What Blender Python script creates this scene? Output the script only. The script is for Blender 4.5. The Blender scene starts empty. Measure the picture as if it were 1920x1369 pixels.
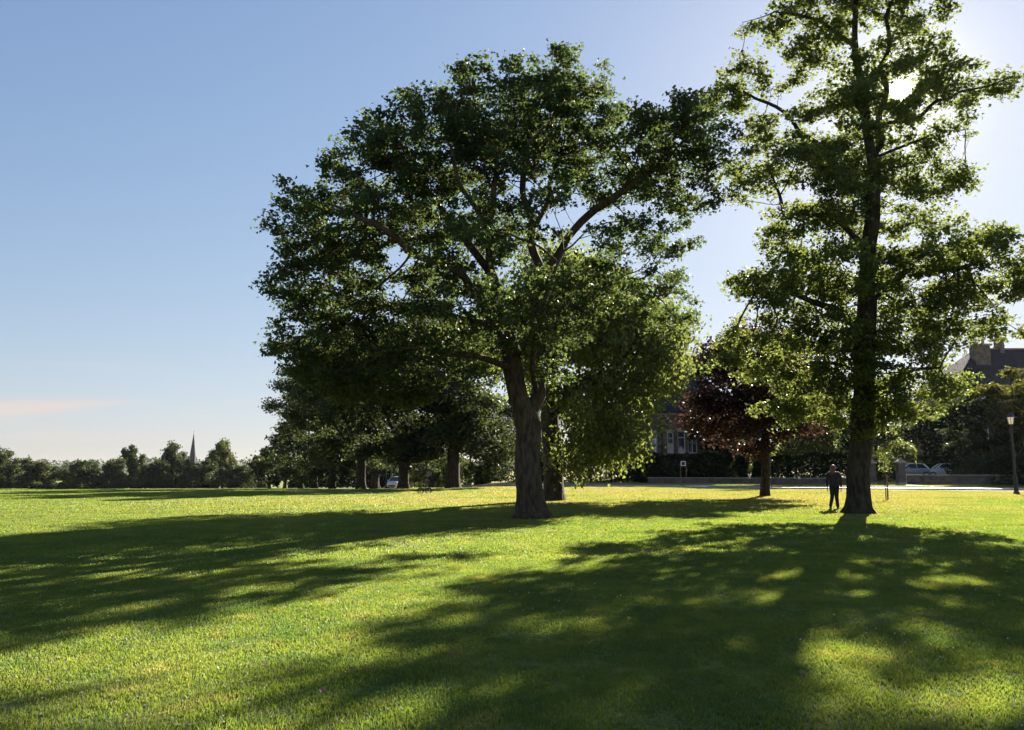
import bpy, bmesh, math, random
import numpy as np
from mathutils import Vector, Matrix

R = math.radians
rng = np.random.default_rng(7)
random.seed(7)
sc = bpy.context.scene
COL = sc.collection

# ------------------------------------------------------------------ camera
FPX, CX, CY, PITCH, CAMH = 1493.0, 960.0, 684.5, R(7.4), 1.53
cam_d = bpy.data.cameras.new('camera')
cam_d.sensor_fit = 'HORIZONTAL'; cam_d.sensor_width = 36.0
cam_d.lens = 36.0 * FPX / 1920.0
cam_d.clip_start = 0.1; cam_d.clip_end = 9000
cam = bpy.data.objects.new('camera', cam_d)
cam.location = (0, 0, CAMH); cam.rotation_euler = (R(90) + PITCH, 0, 0)
COL.objects.link(cam); sc.camera = cam

# ------------------------------------------------------------------ sky, sun, exposure
SUN_EL, SUN_AZ = R(23.9), R(27.3)          # azimuth clockwise from +Y
SUN = Vector((math.sin(SUN_AZ) * math.cos(SUN_EL), math.cos(SUN_AZ) * math.cos(SUN_EL), math.sin(SUN_EL)))
world = bpy.data.worlds.new('World'); sc.world = world; world.use_nodes = True
wn = world.node_tree; wn.nodes.clear()
def N(tree, t, **kw):
    n = tree.nodes.new(t)
    for k, v in kw.items():
        setattr(n, k, v)
    return n
def math_node(tree, op, a, b=None, c=None, clamp=False):
    n = tree.nodes.new('ShaderNodeMath'); n.operation = op; n.use_clamp = clamp
    for i, v in enumerate((a, b, c)):
        if v is None: continue
        if isinstance(v, (int, float)): n.inputs[i].default_value = v
        else: tree.links.new(v, n.inputs[i])
    return n.outputs[0]
def mixcol(tree, fac, a, b, mode='MIX'):
    n = tree.nodes.new('ShaderNodeMix'); n.data_type = 'RGBA'; n.blend_type = mode
    for i, v in ((0, fac), (6, a), (7, b)):
        if isinstance(v, (int, float)): n.inputs[i].default_value = v
        elif isinstance(v, tuple): n.inputs[i].default_value = (*v, 1) if len(v) == 3 else v
        else: tree.links.new(v, n.inputs[i])
    return n.outputs[2]
sky = N(wn, 'ShaderNodeTexSky', sky_type='NISHITA', sun_disc=False)
sky.sun_elevation = SUN_EL; sky.sun_rotation = SUN_AZ
sky.altitude = 60; sky.air_density = 1.15; sky.dust_density = 0.18; sky.ozone_density = 1.0
tc = N(wn, 'ShaderNodeTexCoord')
dotn = N(wn, 'ShaderNodeVectorMath', operation='DOT_PRODUCT'); dotn.inputs[1].default_value = SUN
nrm = N(wn, 'ShaderNodeVectorMath', operation='NORMALIZE')
wn.links.new(tc.outputs['Generated'], nrm.inputs[0]); wn.links.new(nrm.outputs[0], dotn.inputs[0])
ang = math_node(wn, 'ARCCOSINE', math_node(wn, 'MINIMUM', dotn.outputs['Value'], 0.9999999))
# visible solar disc with the tight white aureole of hazy air around it
disc = N(wn, 'ShaderNodeMapRange', interpolation_type='SMOOTHSTEP')
wn.links.new(ang, disc.inputs[0])
for i, v in ((1, R(0.80)), (2, R(0.30)), (3, 0.0), (4, 40.0)): disc.inputs[i].default_value = v
aur = math_node(wn, 'MULTIPLY', math_node(wn, 'EXPONENT', math_node(wn, 'MULTIPLY', ang, -1 / R(1.5))), 9.0)
wide = math_node(wn, 'MULTIPLY', math_node(wn, 'EXPONENT', math_node(wn, 'MULTIPLY', ang, -1 / R(12.0))), 1.5)
sunadd = math_node(wn, 'ADD', math_node(wn, 'ADD', disc.outputs[0], aur), wide)
# thin high cloud: soft streaks low in the sky, stretched along the horizon
sep = N(wn, 'ShaderNodeSeparateXYZ'); wn.links.new(nrm.outputs[0], sep.inputs[0])
az = math_node(wn, 'ARCTAN2', sep.outputs[0], sep.outputs[1])
el = math_node(wn, 'ARCSINE', sep.outputs[2])
cv = N(wn, 'ShaderNodeCombineXYZ')
wn.links.new(math_node(wn, 'MULTIPLY', az, 2.2), cv.inputs[0]); wn.links.new(math_node(wn, 'MULTIPLY', math_node(wn, 'ADD', el, math_node(wn, 'MULTIPLY', az, -0.06)), 34.0), cv.inputs[1])
cn = N(wn, 'ShaderNodeTexNoise'); cn.inputs['Scale'].default_value = 1.15; cn.inputs['Detail'].default_value = 4
cn.inputs['Roughness'].default_value = 0.45
wn.links.new(cv.outputs[0], cn.inputs['Vector'])
cr = N(wn, 'ShaderNodeMapRange', interpolation_type='SMOOTHSTEP'); wn.links.new(cn.outputs[0], cr.inputs[0])
for i, v in ((1, 0.52), (2, 0.74), (3, 0.0), (4, 1.0)): cr.inputs[i].default_value = v
band = N(wn, 'ShaderNodeMapRange', interpolation_type='SMOOTHSTEP'); wn.links.new(el, band.inputs[0])
for i, v in ((1, R(8.0)), (2, R(4.2)), (3, 0.0), (4, 0.75)): band.inputs[i].default_value = v
cfac0 = math_node(wn, 'MULTIPLY', cr.outputs[0], band.outputs[0])
# one long cirrus streak low in the west
e0 = math_node(wn, 'ADD', R(3.53), math_node(wn, 'MULTIPLY', math_node(wn, 'ADD', az, R(32.8)), 0.112))
wid = N(wn, 'ShaderNodeMapRange'); wn.links.new(az, wid.inputs[0])
for i, v in ((1, R(-34)), (2, R(-24)), (3, R(0.62)), (4, R(0.10))): wid.inputs[i].default_value = v
de = math_node(wn, 'DIVIDE', math_node(wn, 'SUBTRACT', el, e0), wid.outputs[0])
gs = math_node(wn, 'EXPONENT', math_node(wn, 'MULTIPLY', math_node(wn, 'MULTIPLY', de, de), -1.0))
azf = N(wn, 'ShaderNodeMapRange', interpolation_type='SMOOTHSTEP'); wn.links.new(az, azf.inputs[0])
for i, v in ((1, R(-22.5)), (2, R(-31)), (3, 0.0), (4, 1.15)): azf.inputs[i].default_value = v
azg = N(wn, 'ShaderNodeMapRange', interpolation_type='SMOOTHSTEP'); wn.links.new(az, azg.inputs[0])
for i, v in ((1, R(-60)), (2, R(-40)), (3, 0.0), (4, 1.0)): azg.inputs[i].default_value = v
streak = math_node(wn, 'MULTIPLY', math_node(wn, 'MULTIPLY', gs, math_node(wn, 'MULTIPLY', azf.outputs[0], azg.outputs[0])), math_node(wn, 'ADD', 0.55, math_node(wn, 'MULTIPLY', cn.outputs[0], 0.7)))
cfac = math_node(wn, 'MAXIMUM', cfac0, streak)
tint = mixcol(wn, 1.0, sky.outputs[0], (0.92, 1.04, 1.50), 'MULTIPLY')
skyv = mixcol(wn, cfac, tint, (9.8, 8.0, 7.2))
# bright air near the sun and the horizon levels off instead of burning out
den = N(wn, 'ShaderNodeVectorMath', operation='MULTIPLY_ADD'); den.inputs[1].default_value = (0.14,) * 3; den.inputs[2].default_value = (1, 1, 1)
dv = N(wn, 'ShaderNodeVectorMath', operation='DIVIDE')
wn.links.new(skyv, den.inputs[0]); wn.links.new(skyv, dv.inputs[0]); wn.links.new(den.outputs[0], dv.inputs[1])
skyc = dv.outputs[0]
sunc = N(wn, 'ShaderNodeVectorMath', operation='SCALE'); sunc.inputs[0].default_value = (1.0, 0.89, 0.82)
wn.links.new(sunadd, sunc.inputs['Scale'])
addc = N(wn, 'ShaderNodeVectorMath', operation='ADD')
wn.links.new(skyc, addc.inputs[0]); wn.links.new(sunc.outputs[0], addc.inputs[1])
bg = N(wn, 'ShaderNodeBackground'); bg.inputs['Strength'].default_value = 0.053
wo = N(wn, 'ShaderNodeOutputWorld')
wn.links.new(addc.outputs[0], bg.inputs[0]); wn.links.new(bg.outputs[0], wo.inputs[0])

sun_d = bpy.data.lights.new('sun', 'SUN'); sun_d.energy = 5.0; sun_d.angle = R(0.53); sun_d.color = (1.0, 0.90, 0.76)
sun = bpy.data.objects.new('sun', sun_d); COL.objects.link(sun)
sun.rotation_euler = (-SUN).to_track_quat('-Z', 'Y').to_euler(); sun.location = SUN * 200

vs = sc.view_settings
sc.display_settings.display_device = 'sRGB'
vs.view_transform = 'Standard'; vs.look = 'None'; vs.gamma = 1; vs.use_curve_mapping = False; vs.exposure = 1.82
sc.render.engine = 'CYCLES'
cy = sc.cycles
cy.max_bounces = 7; cy.diffuse_bounces = 3; cy.glossy_bounces = 3; cy.transmission_bounces = 4; cy.transparent_max_bounces = 6
cy.volume_bounces = 0; cy.sample_clamp_indirect = 4.0; cy.caustics_reflective = False; cy.caustics_refractive = False
cy.use_denoising = True

HAZE = 0.00003

# ------------------------------------------------------------------ helpers
def smooth(a, b, x):
    t = np.clip((x - a) / (b - a), 0, 1); return t * t * (3 - 2 * t)
def ground_z(x, y):
    x = np.asarray(x, float); y = np.asarray(y, float)
    q = np.clip(y - 35, 0, 40)
    drop = 0.00027 * q * q + 0.0215 * np.clip(y - 75, 0, 260)
    fx = smooth(3, -11, x)
    z = -drop * fx
    z = z + 0.005 * np.clip(x, -400, 0) * smooth(60, 220, y)
    garden = smooth(75.5, 80, y + 0.30 * (x - 40)) * smooth(8, 16, x) * 0.55
    z = z + garden
    z = z + 0.03 * np.sin(x * 0.31 + 1.3) * np.sin(y * 0.27) * smooth(6, 16, y)
    return z
def gz(x, y): return float(ground_z(x, y))
def ray(px, py):
    a = (px - CX) / FPX; b = (CY - py) / FPX
    return np.array([a, math.cos(PITCH) - math.sin(PITCH) * b, math.sin(PITCH) + math.cos(PITCH) * b])
def P(px, py, d):
    """point of the place at depth d metres behind photo position px, py"""
    r = ray(px, py); return np.array([0, 0, CAMH]) + r * (d / r[1])
def gx(px, d, py=905): return float(P(px, py, d)[0])

MATS = {}
def new_mat(name):
    m = bpy.data.materials.new(name); m.use_nodes = True; m.node_tree.nodes.clear(); MATS[name] = m
    return m, m.node_tree
def out(t, sh, disp=None):
    o = N(t, 'ShaderNodeOutputMaterial'); t.links.new(sh, o.inputs[0])
    return o
def noise(t, scale, detail=4, rough=0.55, vec=None, obj=False):
    n = N(t, 'ShaderNodeTexNoise'); n.inputs['Scale'].default_value = scale
    n.inputs['Detail'].default_value = detail; n.inputs['Roughness'].default_value = rough
    if vec is None:
        vec = N(t, 'ShaderNodeNewGeometry').outputs['Position'] if not obj else N(t, 'ShaderNodeTexCoord').outputs['Object']
    t.links.new(vec, n.inputs['Vector'])
    return n.outputs[0]
def maprange(t, v, a, b, c=0.0, d=1.0):
    n = N(t, 'ShaderNodeMapRange', interpolation_type='SMOOTHSTEP'); t.links.new(v, n.inputs[0])
    for i, q in ((1, a), (2, b), (3, c), (4, d)): n.inputs[i].default_value = q
    return n.outputs[0]
def plain(name, col, rough=0.7, var=0.25, scale=6.0, metallic=0.0, bump=0.0, bscale=30.0, spec=0.5):
    m, t = new_mat(name)
    p = N(t, 'ShaderNodeBsdfPrincipled'); p.inputs['Roughness'].default_value = rough
    p.inputs['Metallic'].default_value = metallic; p.inputs['Specular IOR Level'].default_value = spec
    f = noise(t, scale)
    c = mixcol(t, maprange(t, f, 0.3, 0.7), tuple(q * (1 - var) for q in col), tuple(min(1, q * (1 + var)) for q in col))
    t.links.new(c, p.inputs['Base Color'])
    if bump:
        b = N(t, 'ShaderNodeBump'); b.inputs['Strength'].default_value = bump; b.inputs['Distance'].default_value = 0.02
        t.links.new(noise(t, bscale, 6), b.inputs['Height']); t.links.new(b.outputs[0], p.inputs['Normal'])
    out(t, p.outputs[0]); return m
def leaf_mat(name, dark, light, trans, tfac=0.5, rough=0.55, odd=None):
    m, t = new_mat(name)
    g = N(t, 'ShaderNodeNewGeometry'); ri = g.outputs['Random Per Island']
    big = maprange(t, noise(t, 0.35, 2), 0.35, 0.65)
    f = math_node(t, 'ADD', math_node(t, 'MULTIPLY', ri, 0.6), math_node(t, 'MULTIPLY', big, 0.4))
    col = mixcol(t, f, dark, light)
    tcol = mixcol(t, f, tuple(q * 0.75 for q in trans), trans)
    if odd:
        hit = math_node(t, 'GREATER_THAN', ri, 0.965)
        col = mixcol(t, hit, col, odd); tcol = mixcol(t, hit, tcol, tuple(min(1, q * 1.6) for q in odd))
    p = N(t, 'ShaderNodeBsdfPrincipled'); p.inputs['Roughness'].default_value = rough
    p.inputs['Specular IOR Level'].default_value = 0.22
    t.links.new(col, p.inputs['Base Color'])
    tr = N(t, 'ShaderNodeBsdfTranslucent'); t.links.new(tcol, tr.inputs[0])
    mx = N(t, 'ShaderNodeMixShader'); mx.inputs[0].default_value = tfac
    t.links.new(p.outputs[0], mx.inputs[1]); t.links.new(tr.outputs[0], mx.inputs[2])
    out(t, mx.outputs[0]); return m
def bark_mat(name, a, b):
    m, t = new_mat(name)
    tcn = N(t, 'ShaderNodeTexCoord'); mp = N(t, 'ShaderNodeMapping'); mp.inputs['Scale'].default_value = (1, 1, 0.28)
    t.links.new(tcn.outputs['Object'], mp.inputs[0])
    n1 = noise(t, 9.0, 7, 0.65, mp.outputs[0]); n2 = noise(t, 1.3, 3)
    c = mixcol(t, maprange(t, n1, 0.35, 0.65), a, b)
    c = mixcol(t, maprange(t, n2, 0.52, 0.7, 0, 0.5), c, (0.06, 0.075, 0.035))
    p = N(t, 'ShaderNodeBsdfPrincipled'); p.inputs['Roughness'].default_value = 0.9; p.inputs['Specular IOR Level'].default_value = 0.2
    t.links.new(c, p.inputs['Base Color'])
    bp = N(t, 'ShaderNodeBump'); bp.inputs['Strength'].default_value = 0.9; bp.inputs['Distance'].default_value = 0.05
    t.links.new(n1, bp.inputs['Height']); t.links.new(bp.outputs[0], p.inputs['Normal'])
    out(t, p.outputs[0]); return m

LEAF_SYC = leaf_mat('leaf_sycamore', (0.013, 0.023, 0.010), (0.026, 0.042, 0.016), (0.175, 0.250, 0.060), 0.42, odd=(0.11, 0.085, 0.02))
LEAF_LIME = leaf_mat('leaf_lime', (0.016, 0.030, 0.010), (0.030, 0.050, 0.015), (0.300, 0.365, 0.075), 0.45, 0.5)
LEAF_DARK = leaf_mat('leaf_dark', (0.012, 0.021, 0.009), (0.021, 0.034, 0.013), (0.115, 0.150, 0.035), 0.36)
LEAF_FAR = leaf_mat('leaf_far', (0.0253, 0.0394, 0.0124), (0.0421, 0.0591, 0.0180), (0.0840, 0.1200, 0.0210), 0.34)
LEAF_COP = leaf_mat('leaf_copper', (0.015, 0.009, 0.009), (0.027, 0.014, 0.012), (0.085, 0.045, 0.028), 0.38, 0.5)
LEAF_FAR2 = leaf_mat('leaf_far_sunlit', (0.0350, 0.0490, 0.0168), (0.0595, 0.0735, 0.0245), (0.1540, 0.1820, 0.0420), 0.4)  # lighter copy of the far foliage, sunlit crowns put into the colour
LEAF_GOLD = leaf_mat('leaf_gold', (0.0294, 0.0336, 0.0067), (0.0504, 0.0504, 0.0101), (0.1904, 0.1904, 0.0224), 0.45)
BARK = bark_mat('bark_grey', (0.030, 0.022, 0.015), (0.095, 0.070, 0.048))
BARK_D = bark_mat('bark_dark', (0.020, 0.016, 0.012), (0.058, 0.046, 0.034))

def mesh_np(name, V, F, mat=None, smooth_shade=False, sizes=None):
    """V (n,3), F (m,k) int array, or flat loops with sizes"""
    me = bpy.data.meshes.new(name)
    V = np.ascontiguousarray(V, dtype=np.float32)
    if sizes is None:
        F = np.ascontiguousarray(F, dtype=np.int32); m, k = F.shape
        loops = F.ravel(); starts = np.arange(m, dtype=np.int32) * k
    else:
        loops = np.ascontiguousarray(F, dtype=np.int32); sizes = np.asarray(sizes, np.int32)
        m = len(sizes); starts = np.concatenate(([0], np.cumsum(sizes)[:-1])).astype(np.int32)
    me.vertices.add(len(V)); me.vertices.foreach_set('co', V.ravel())
    me.loops.add(len(loops)); me.loops.foreach_set('vertex_index', loops)
    me.polygons.add(m); me.polygons.foreach_set('loop_start', starts)
    if smooth_shade: me.polygons.foreach_set('use_smooth', np.ones(m, dtype=bool))
    me.update(calc_edges=True); me.validate()
    if mat: me.materials.append(mat)
    return me
def link(name, me, parent=None, loc=None):
    o = bpy.data.objects.new(name, me); COL.objects.link(o)
    if parent is not None: o.parent = parent
    if loc is not None: o.location = loc
    return o
def tag(o, label, cat, group=None):
    o['label'] = label; o['category'] = cat
    if group: o['group'] = group
    return o
def structure(o): o['kind'] = 'structure'; return o
def empty(name, loc, rz=0.0):
    o = bpy.data.objects.new(name, None); o.empty_display_size = 0.3; COL.objects.link(o)
    o.location = loc; o.rotation_euler = (0, 0, rz); return o

class MB:
    """collects boxes, prisms and tubes; build() links them as one mesh"""
    def __init__(s): s.v = []; s.f = []
    def add(s, vs, fs):
        b = len(s.v); s.v += [tuple(map(float, q)) for q in vs]; s.f += [tuple(b + i for i in f) for f in fs]; return s
    def box(s, x0, x1, y0, y1, z0, z1):
        vs = [(x, y, z) for z in (z0, z1) for y in (y0, y1) for x in (x0, x1)]
        return s.add(vs, [(0, 2, 3, 1), (4, 5, 7, 6), (0, 1, 5, 4), (2, 6, 7, 3), (0, 4, 6, 2), (1, 3, 7, 5)])
    def tube(s, pts, rad, n=8, cap=True):
        pts = [Vector(p) for p in pts]
        if not isinstance(rad, (list, tuple)): rad = [rad] * len(pts)
        vs, fs = [], []; ref = None
        for i, p in enumerate(pts):
            t = (pts[min(i + 1, len(pts) - 1)] - pts[max(i - 1, 0)]).normalized()
            if ref is None: ref = t.orthogonal().normalized()
            ref = (ref - t * ref.dot(t)).normalized(); b = t.cross(ref)
            for k in range(n):
                a = 2 * math.pi * k / n; vs.append(p + (ref * math.cos(a) + b * math.sin(a)) * rad[i])
        for i in range(len(pts) - 1):
            for k in range(n):
                k2 = (k + 1) % n; fs.append((i * n + k, i * n + k2, (i + 1) * n + k2, (i + 1) * n + k))
        if cap:
            fs.append(tuple(range(n))[::-1]); fs.append(tuple((len(pts) - 1) * n + k for k in range(n)))
        return s.add(vs, fs)
    def prism(s, poly, x0, x1, axis='x', inset=None):
        """poly in the two other axes, swept along axis"""
        n = len(poly)
        def mk(a, b, c): return {'x': (c, a, b), 'y': (a, c, b), 'z': (a, b, c)}[axis]
        vs = [mk(a, b, x0) for a, b in poly] + [mk(a, b, x1) for a, b in poly]
        fs = [tuple(range(n)), tuple(range(2 * n - 1, n - 1, -1))] + [(i, n + i, n + (i + 1) % n, (i + 1) % n) for i in range(n)]
        return s.add(vs, fs)
    def build(s, name, mat, parent=None, loc=None, smooth_shade=False, bevel=0.0):
        me = bpy.data.meshes.new(name); me.from_pydata(s.v, [], s.f); me.update()
        bm = bmesh.new(); bm.from_mesh(me)
        bmesh.ops.recalc_face_normals(bm, faces=bm.faces)
        if bevel: bmesh.ops.bevel(bm, geom=bm.edges[:], offset=bevel, segments=2, affect='EDGES', profile=0.5)
        if smooth_shade:
            for f in bm.faces: f.smooth = True
        bm.to_mesh(me); bm.free()
        me.materials.append(mat)
        return link(name, me, parent, loc)

# ------------------------------------------------------------------ ground
def lawn_material(name, blades=False):
    m, t = new_mat(name)
    pos = N(t, 'ShaderNodeNewGeometry'); sp = N(t, 'ShaderNodeSeparateXYZ'); t.links.new(pos.outputs['Position'], sp.inputs[0])
    n_big = noise(t, 0.10, 3, 0.5); n_mid = noise(t, 0.55, 4, 0.6); n_fine = noise(t, 9.0, 4, 0.7)
    green_a, green_b = (0.027, 0.046, 0.011), (0.054, 0.070, 0.014)
    c = mixcol(t, maprange(t, n_mid, 0.35, 0.65), green_a, green_b)
    n_pat = noise(t, 1.7, 3, 0.6)
    c = mixcol(t, maprange(t, n_pat, 0.53, 0.62, 0, .8), c, (0.022, 0.046, 0.014))       # clover and moss
    c = mixcol(t, maprange(t, n_pat, 0.44, 0.34, 0, .7), c, (0.088, 0.080, 0.028))       # thin yellowing turf
    # bare earth round the feet of the big trees
    for bx_, by_, r0, r1 in ((0.65, 25.0, .55, 1.5), (12.15, 28.0, .55, 1.5), (2.0, 39.0, .5, 1.4), (14.0, 44.0, .3, 1.1)):
        dn_ = N(t, 'ShaderNodeVectorMath', operation='DISTANCE'); flat_ = N(t, 'ShaderNodeCombineXYZ')
        t.links.new(sp.outputs[0], flat_.inputs[0]); t.links.new(sp.outputs[1], flat_.inputs[1]); t.links.new(flat_.outputs[0], dn_.inputs[0]); dn_.inputs[1].default_value = (bx_, by_, 0)
        wob = math_node(t, 'ADD', dn_.outputs['Value'], math_node(t, 'MULTIPLY', math_node(t, 'SUBTRACT', n_pat, .5), 1.6))
        c = mixcol(t, maprange(t, wob, r1, r0, 0, .85), c, (0.050, 0.034, 0.020))
    # worn, dry turf towards the road
    wear = math_node(t, 'MULTIPLY', maprange(t, sp.outputs[1], 22, 40), maprange(t, sp.outputs[0], -22, 0))
    dn = math_node(t, 'ADD', math_node(t, 'MULTIPLY', n_big, 0.65), math_node(t, 'MULTIPLY', n_mid, 0.35))
    dry = math_node(t, 'MULTIPLY', maprange(t, dn, 0.37, 0.53), math_node(t, 'ADD', math_node(t, 'MULTIPLY', wear, 0.75), 0.10))
    c = mixcol(t, dry, c, (0.086, 0.063, 0.038) if blades else (0.16, 0.105, 0.046))
    if blades:
        ri = pos.outputs['Random Per Island']
        c = mixcol(t, math_node(t, 'MULTIPLY', ri, 0.5), c, (0.068, 0.080, 0.018))
        c = mixcol(t, math_node(t, 'GREATER_THAN', ri, 0.965), c, (0.095, 0.08, 0.04))
        p = N(t, 'ShaderNodeBsdfPrincipled'); p.inputs['Roughness'].default_value = 0.45; p.inputs['Specular IOR Level'].default_value = 0.4
        t.links.new(c, p.inputs['Base Color'])
        tr = N(t, 'ShaderNodeBsdfTranslucent')
        t.links.new(mixcol(t, 1.0, c, (5.6, 6.0, 3.1), 'MULTIPLY'), tr.inputs[0])
        mx = N(t, 'ShaderNodeMixShader'); mx.inputs[0].default_value = 0.5
        t.links.new(p.outputs[0], mx.inputs[1]); t.links.new(tr.outputs[0], mx.inputs[2])
        out(t, mx.outputs[0]); return m
    c2 = mixcol(t, maprange(t, n_fine, 0.3, 0.7), mixcol(t, 1.0, c, (0.75, 0.75, 0.75), 'MULTIPLY'), mixcol(t, 1.0, c, (2.0, 2.0, 1.9), 'MULTIPLY'))
    p = N(t, 'ShaderNodeBsdfPrincipled'); p.inputs['Roughness'].default_value = 0.9; p.inputs['Specular IOR Level'].default_value = 0.1
    t.links.new(c2, p.inputs['Base Color'])
    p.inputs['Sheen Weight'].default_value = 0.25; p.inputs['Sheen Roughness'].default_value = 0.5
    p.inputs['Sheen Tint'].default_value = (0.75, 0.8, 0.25, 1)
    b = N(t, 'ShaderNodeBump'); b.inputs['Strength'].default_value = 0.6; b.inputs['Distance'].default_value = 0.06
    t.links.new(n_fine, b.inputs['Height']); t.links.new(b.outputs[0], p.inputs['Normal'])
    out(t, p.outputs[0]); return m
LAWN = lawn_material('lawn_turf'); BLADE = lawn_material('grass_blades', True)
def axis_pts(lo, hi, near, k):
    a = [0.0]; st = near
    while a[-1] < hi: a.append(a[-1] + st); st *= k
    b = [0.0]; st = near
    while b[-1] > lo: b.append(b[-1] - st); st *= k
    return np.array(b[::-1][:-1] + a)
xs = axis_pts(-3000, 3000, 1.2, 1.035); ys = axis_pts(-40, 4000, 1.2, 1.03)
X, Y = np.meshgrid(xs, ys); Z = ground_z(X, Y)
Vg = np.stack([X, Y, Z], -1).reshape(-1, 3); nx, ny = len(xs), len(ys)
I = (np.arange(ny - 1)[:, None] * nx + np.arange(nx - 1)[None]).ravel()
structure(link('lawn', mesh_np('lawn', Vg, np.stack([I, I + 1, I + nx + 1, I + nx], 1), LAWN, True)))

def ribbon(pts, width, lift, name, mat, step=1.5):
    pts = [np.array(p, float) for p in pts]
    # Catmull-Rom through the points
    dense = []
    for i in range(len(pts) - 1):
        p0 = pts[max(i - 1, 0)]; p1 = pts[i]; p2 = pts[i + 1]; p3 = pts[min(i + 2, len(pts) - 1)]
        n = max(2, int(np.linalg.norm(p2 - p1) / step))
        for k in range(n):
            u = k / n
            dense.append(0.5 * ((2 * p1) + (-p0 + p2) * u + (2 * p0 - 5 * p1 + 4 * p2 - p3) * u * u + (-p0 + 3 * p1 - 3 * p2 + p3) * u ** 3))
    dense.append(pts[-1]); D = np.array(dense)
    T = np.gradient(D, axis=0); T /= np.linalg.norm(T, axis=1)[:, None]; S = np.stack([T[:, 1], -T[:, 0]], 1)
    cols = np.linspace(-0.5, 0.5, 7) * width
    V = []
    for c in cols:
        q = D + S * c; V.append(np.column_stack([q, ground_z(q[:, 0], q[:, 1]) + lift]))
    V = np.array(V); k, n = V.shape[:2]
    I = (np.arange(k - 1)[:, None] * n + np.arange(n - 1)[None]).ravel()
    o = link(name, mesh_np(name, V.reshape(-1, 3), np.stack([I, I + n, I + n + 1, I + 1], 1), mat, True)); structure(o)
    return D, S
ASPH = plain('asphalt', (0.085, 0.082, 0.080), 0.55, 0.25, 3.0, bump=0.25, bscale=60)
PALE = plain('pale_path', (0.30, 0.27, 0.23), 0.7, 0.15, 2.0, bump=0.2, bscale=50)
ROADM = plain('backlit_road', (0.22, 0.205, 0.19), 0.45, 0.2, 1.5, bump=0.2, bscale=50)  # asphalt lightened: its backlit shine is put into the base colour
KERB = plain('kerb_stone', (0.28, 0.26, 0.23), 0.8, 0.2, 4.0)
road_line = [(95, 44), (60, 51), (36, 59), (18, 65), (5, 71), (-4, 79), (-10, 92), (-15, 108), (-18.5, 122), (-24, 150), (-32, 200), (-45, 280)]
D, S = ribbon(road_line, 4.6, 0.03, 'road', ROADM)
ribbon([(-17.6, 109), (-24, 112), (-34, 122), (-60, 150), (-90, 190)], 2.0, 0.025, 'footpath', PALE)
for sgn in (-1, 1):
    q = D + S * sgn * 2.42
    V, F = [], []
    for a, b in ((-0.09, -0.05), (-0.09, 0.11), (0.09, 0.11), (0.09, -0.05)):
        e = q + S * a * sgn; V.append(np.column_stack([e, ground_z(e[:, 0], e[:, 1]) + b]))
    V = np.array(V); n = V.shape[1]
    for j in range(3):
        i = np.arange(n - 1); F.append(np.stack([j * n + i, (j + 1) * n + i, (j + 1) * n + i + 1, j * n + i + 1], 1))
    structure(link('kerb', mesh_np('kerb', V.reshape(-1, 3), np.concatenate(F), KERB)))

# far rising ground with woods on it
def ridge(name, y0, pts, mat):
    xs_ = np.linspace(-2200, 2200, 220); h = np.interp(xs_, [p[0] for p in pts], [p[1] for p in pts])
    h = h + 4 * np.sin(xs_ * 0.011) + 2 * np.sin(xs_ * 0.037 + 1)
    rows = [np.column_stack([xs_, np.full_like(xs_, y0 + dy), h * f + (1 - f) * -9]) for dy, f in ((-420, 0), (-250, .45), (-90, .9), (0, 1), (120, 0.95), (420, .3))]
    V = np.array(rows); n = len(xs_); k = len(rows)
    I = (np.arange(k - 1)[:, None] * n + np.arange(n - 1)[None]).ravel()
    structure(link(name, mesh_np(name, V.reshape(-1, 3), np.stack([I, I + 1, I + n + 1, I + n], 1), mat, True)))
    return lambda x, dy: np.interp(x, xs_, h)
HILLM = plain('hill_scrub', (0.055, 0.075, 0.03), 0.95, 0.4, 0.01)
hill_h = ridge('hill', 1150, [(-2200, 14), (-760, 10), (-600, 9), (-450, 9), (-380, 6), (-250, 12), (0, 10), (2200, 15)], HILLM)

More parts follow.
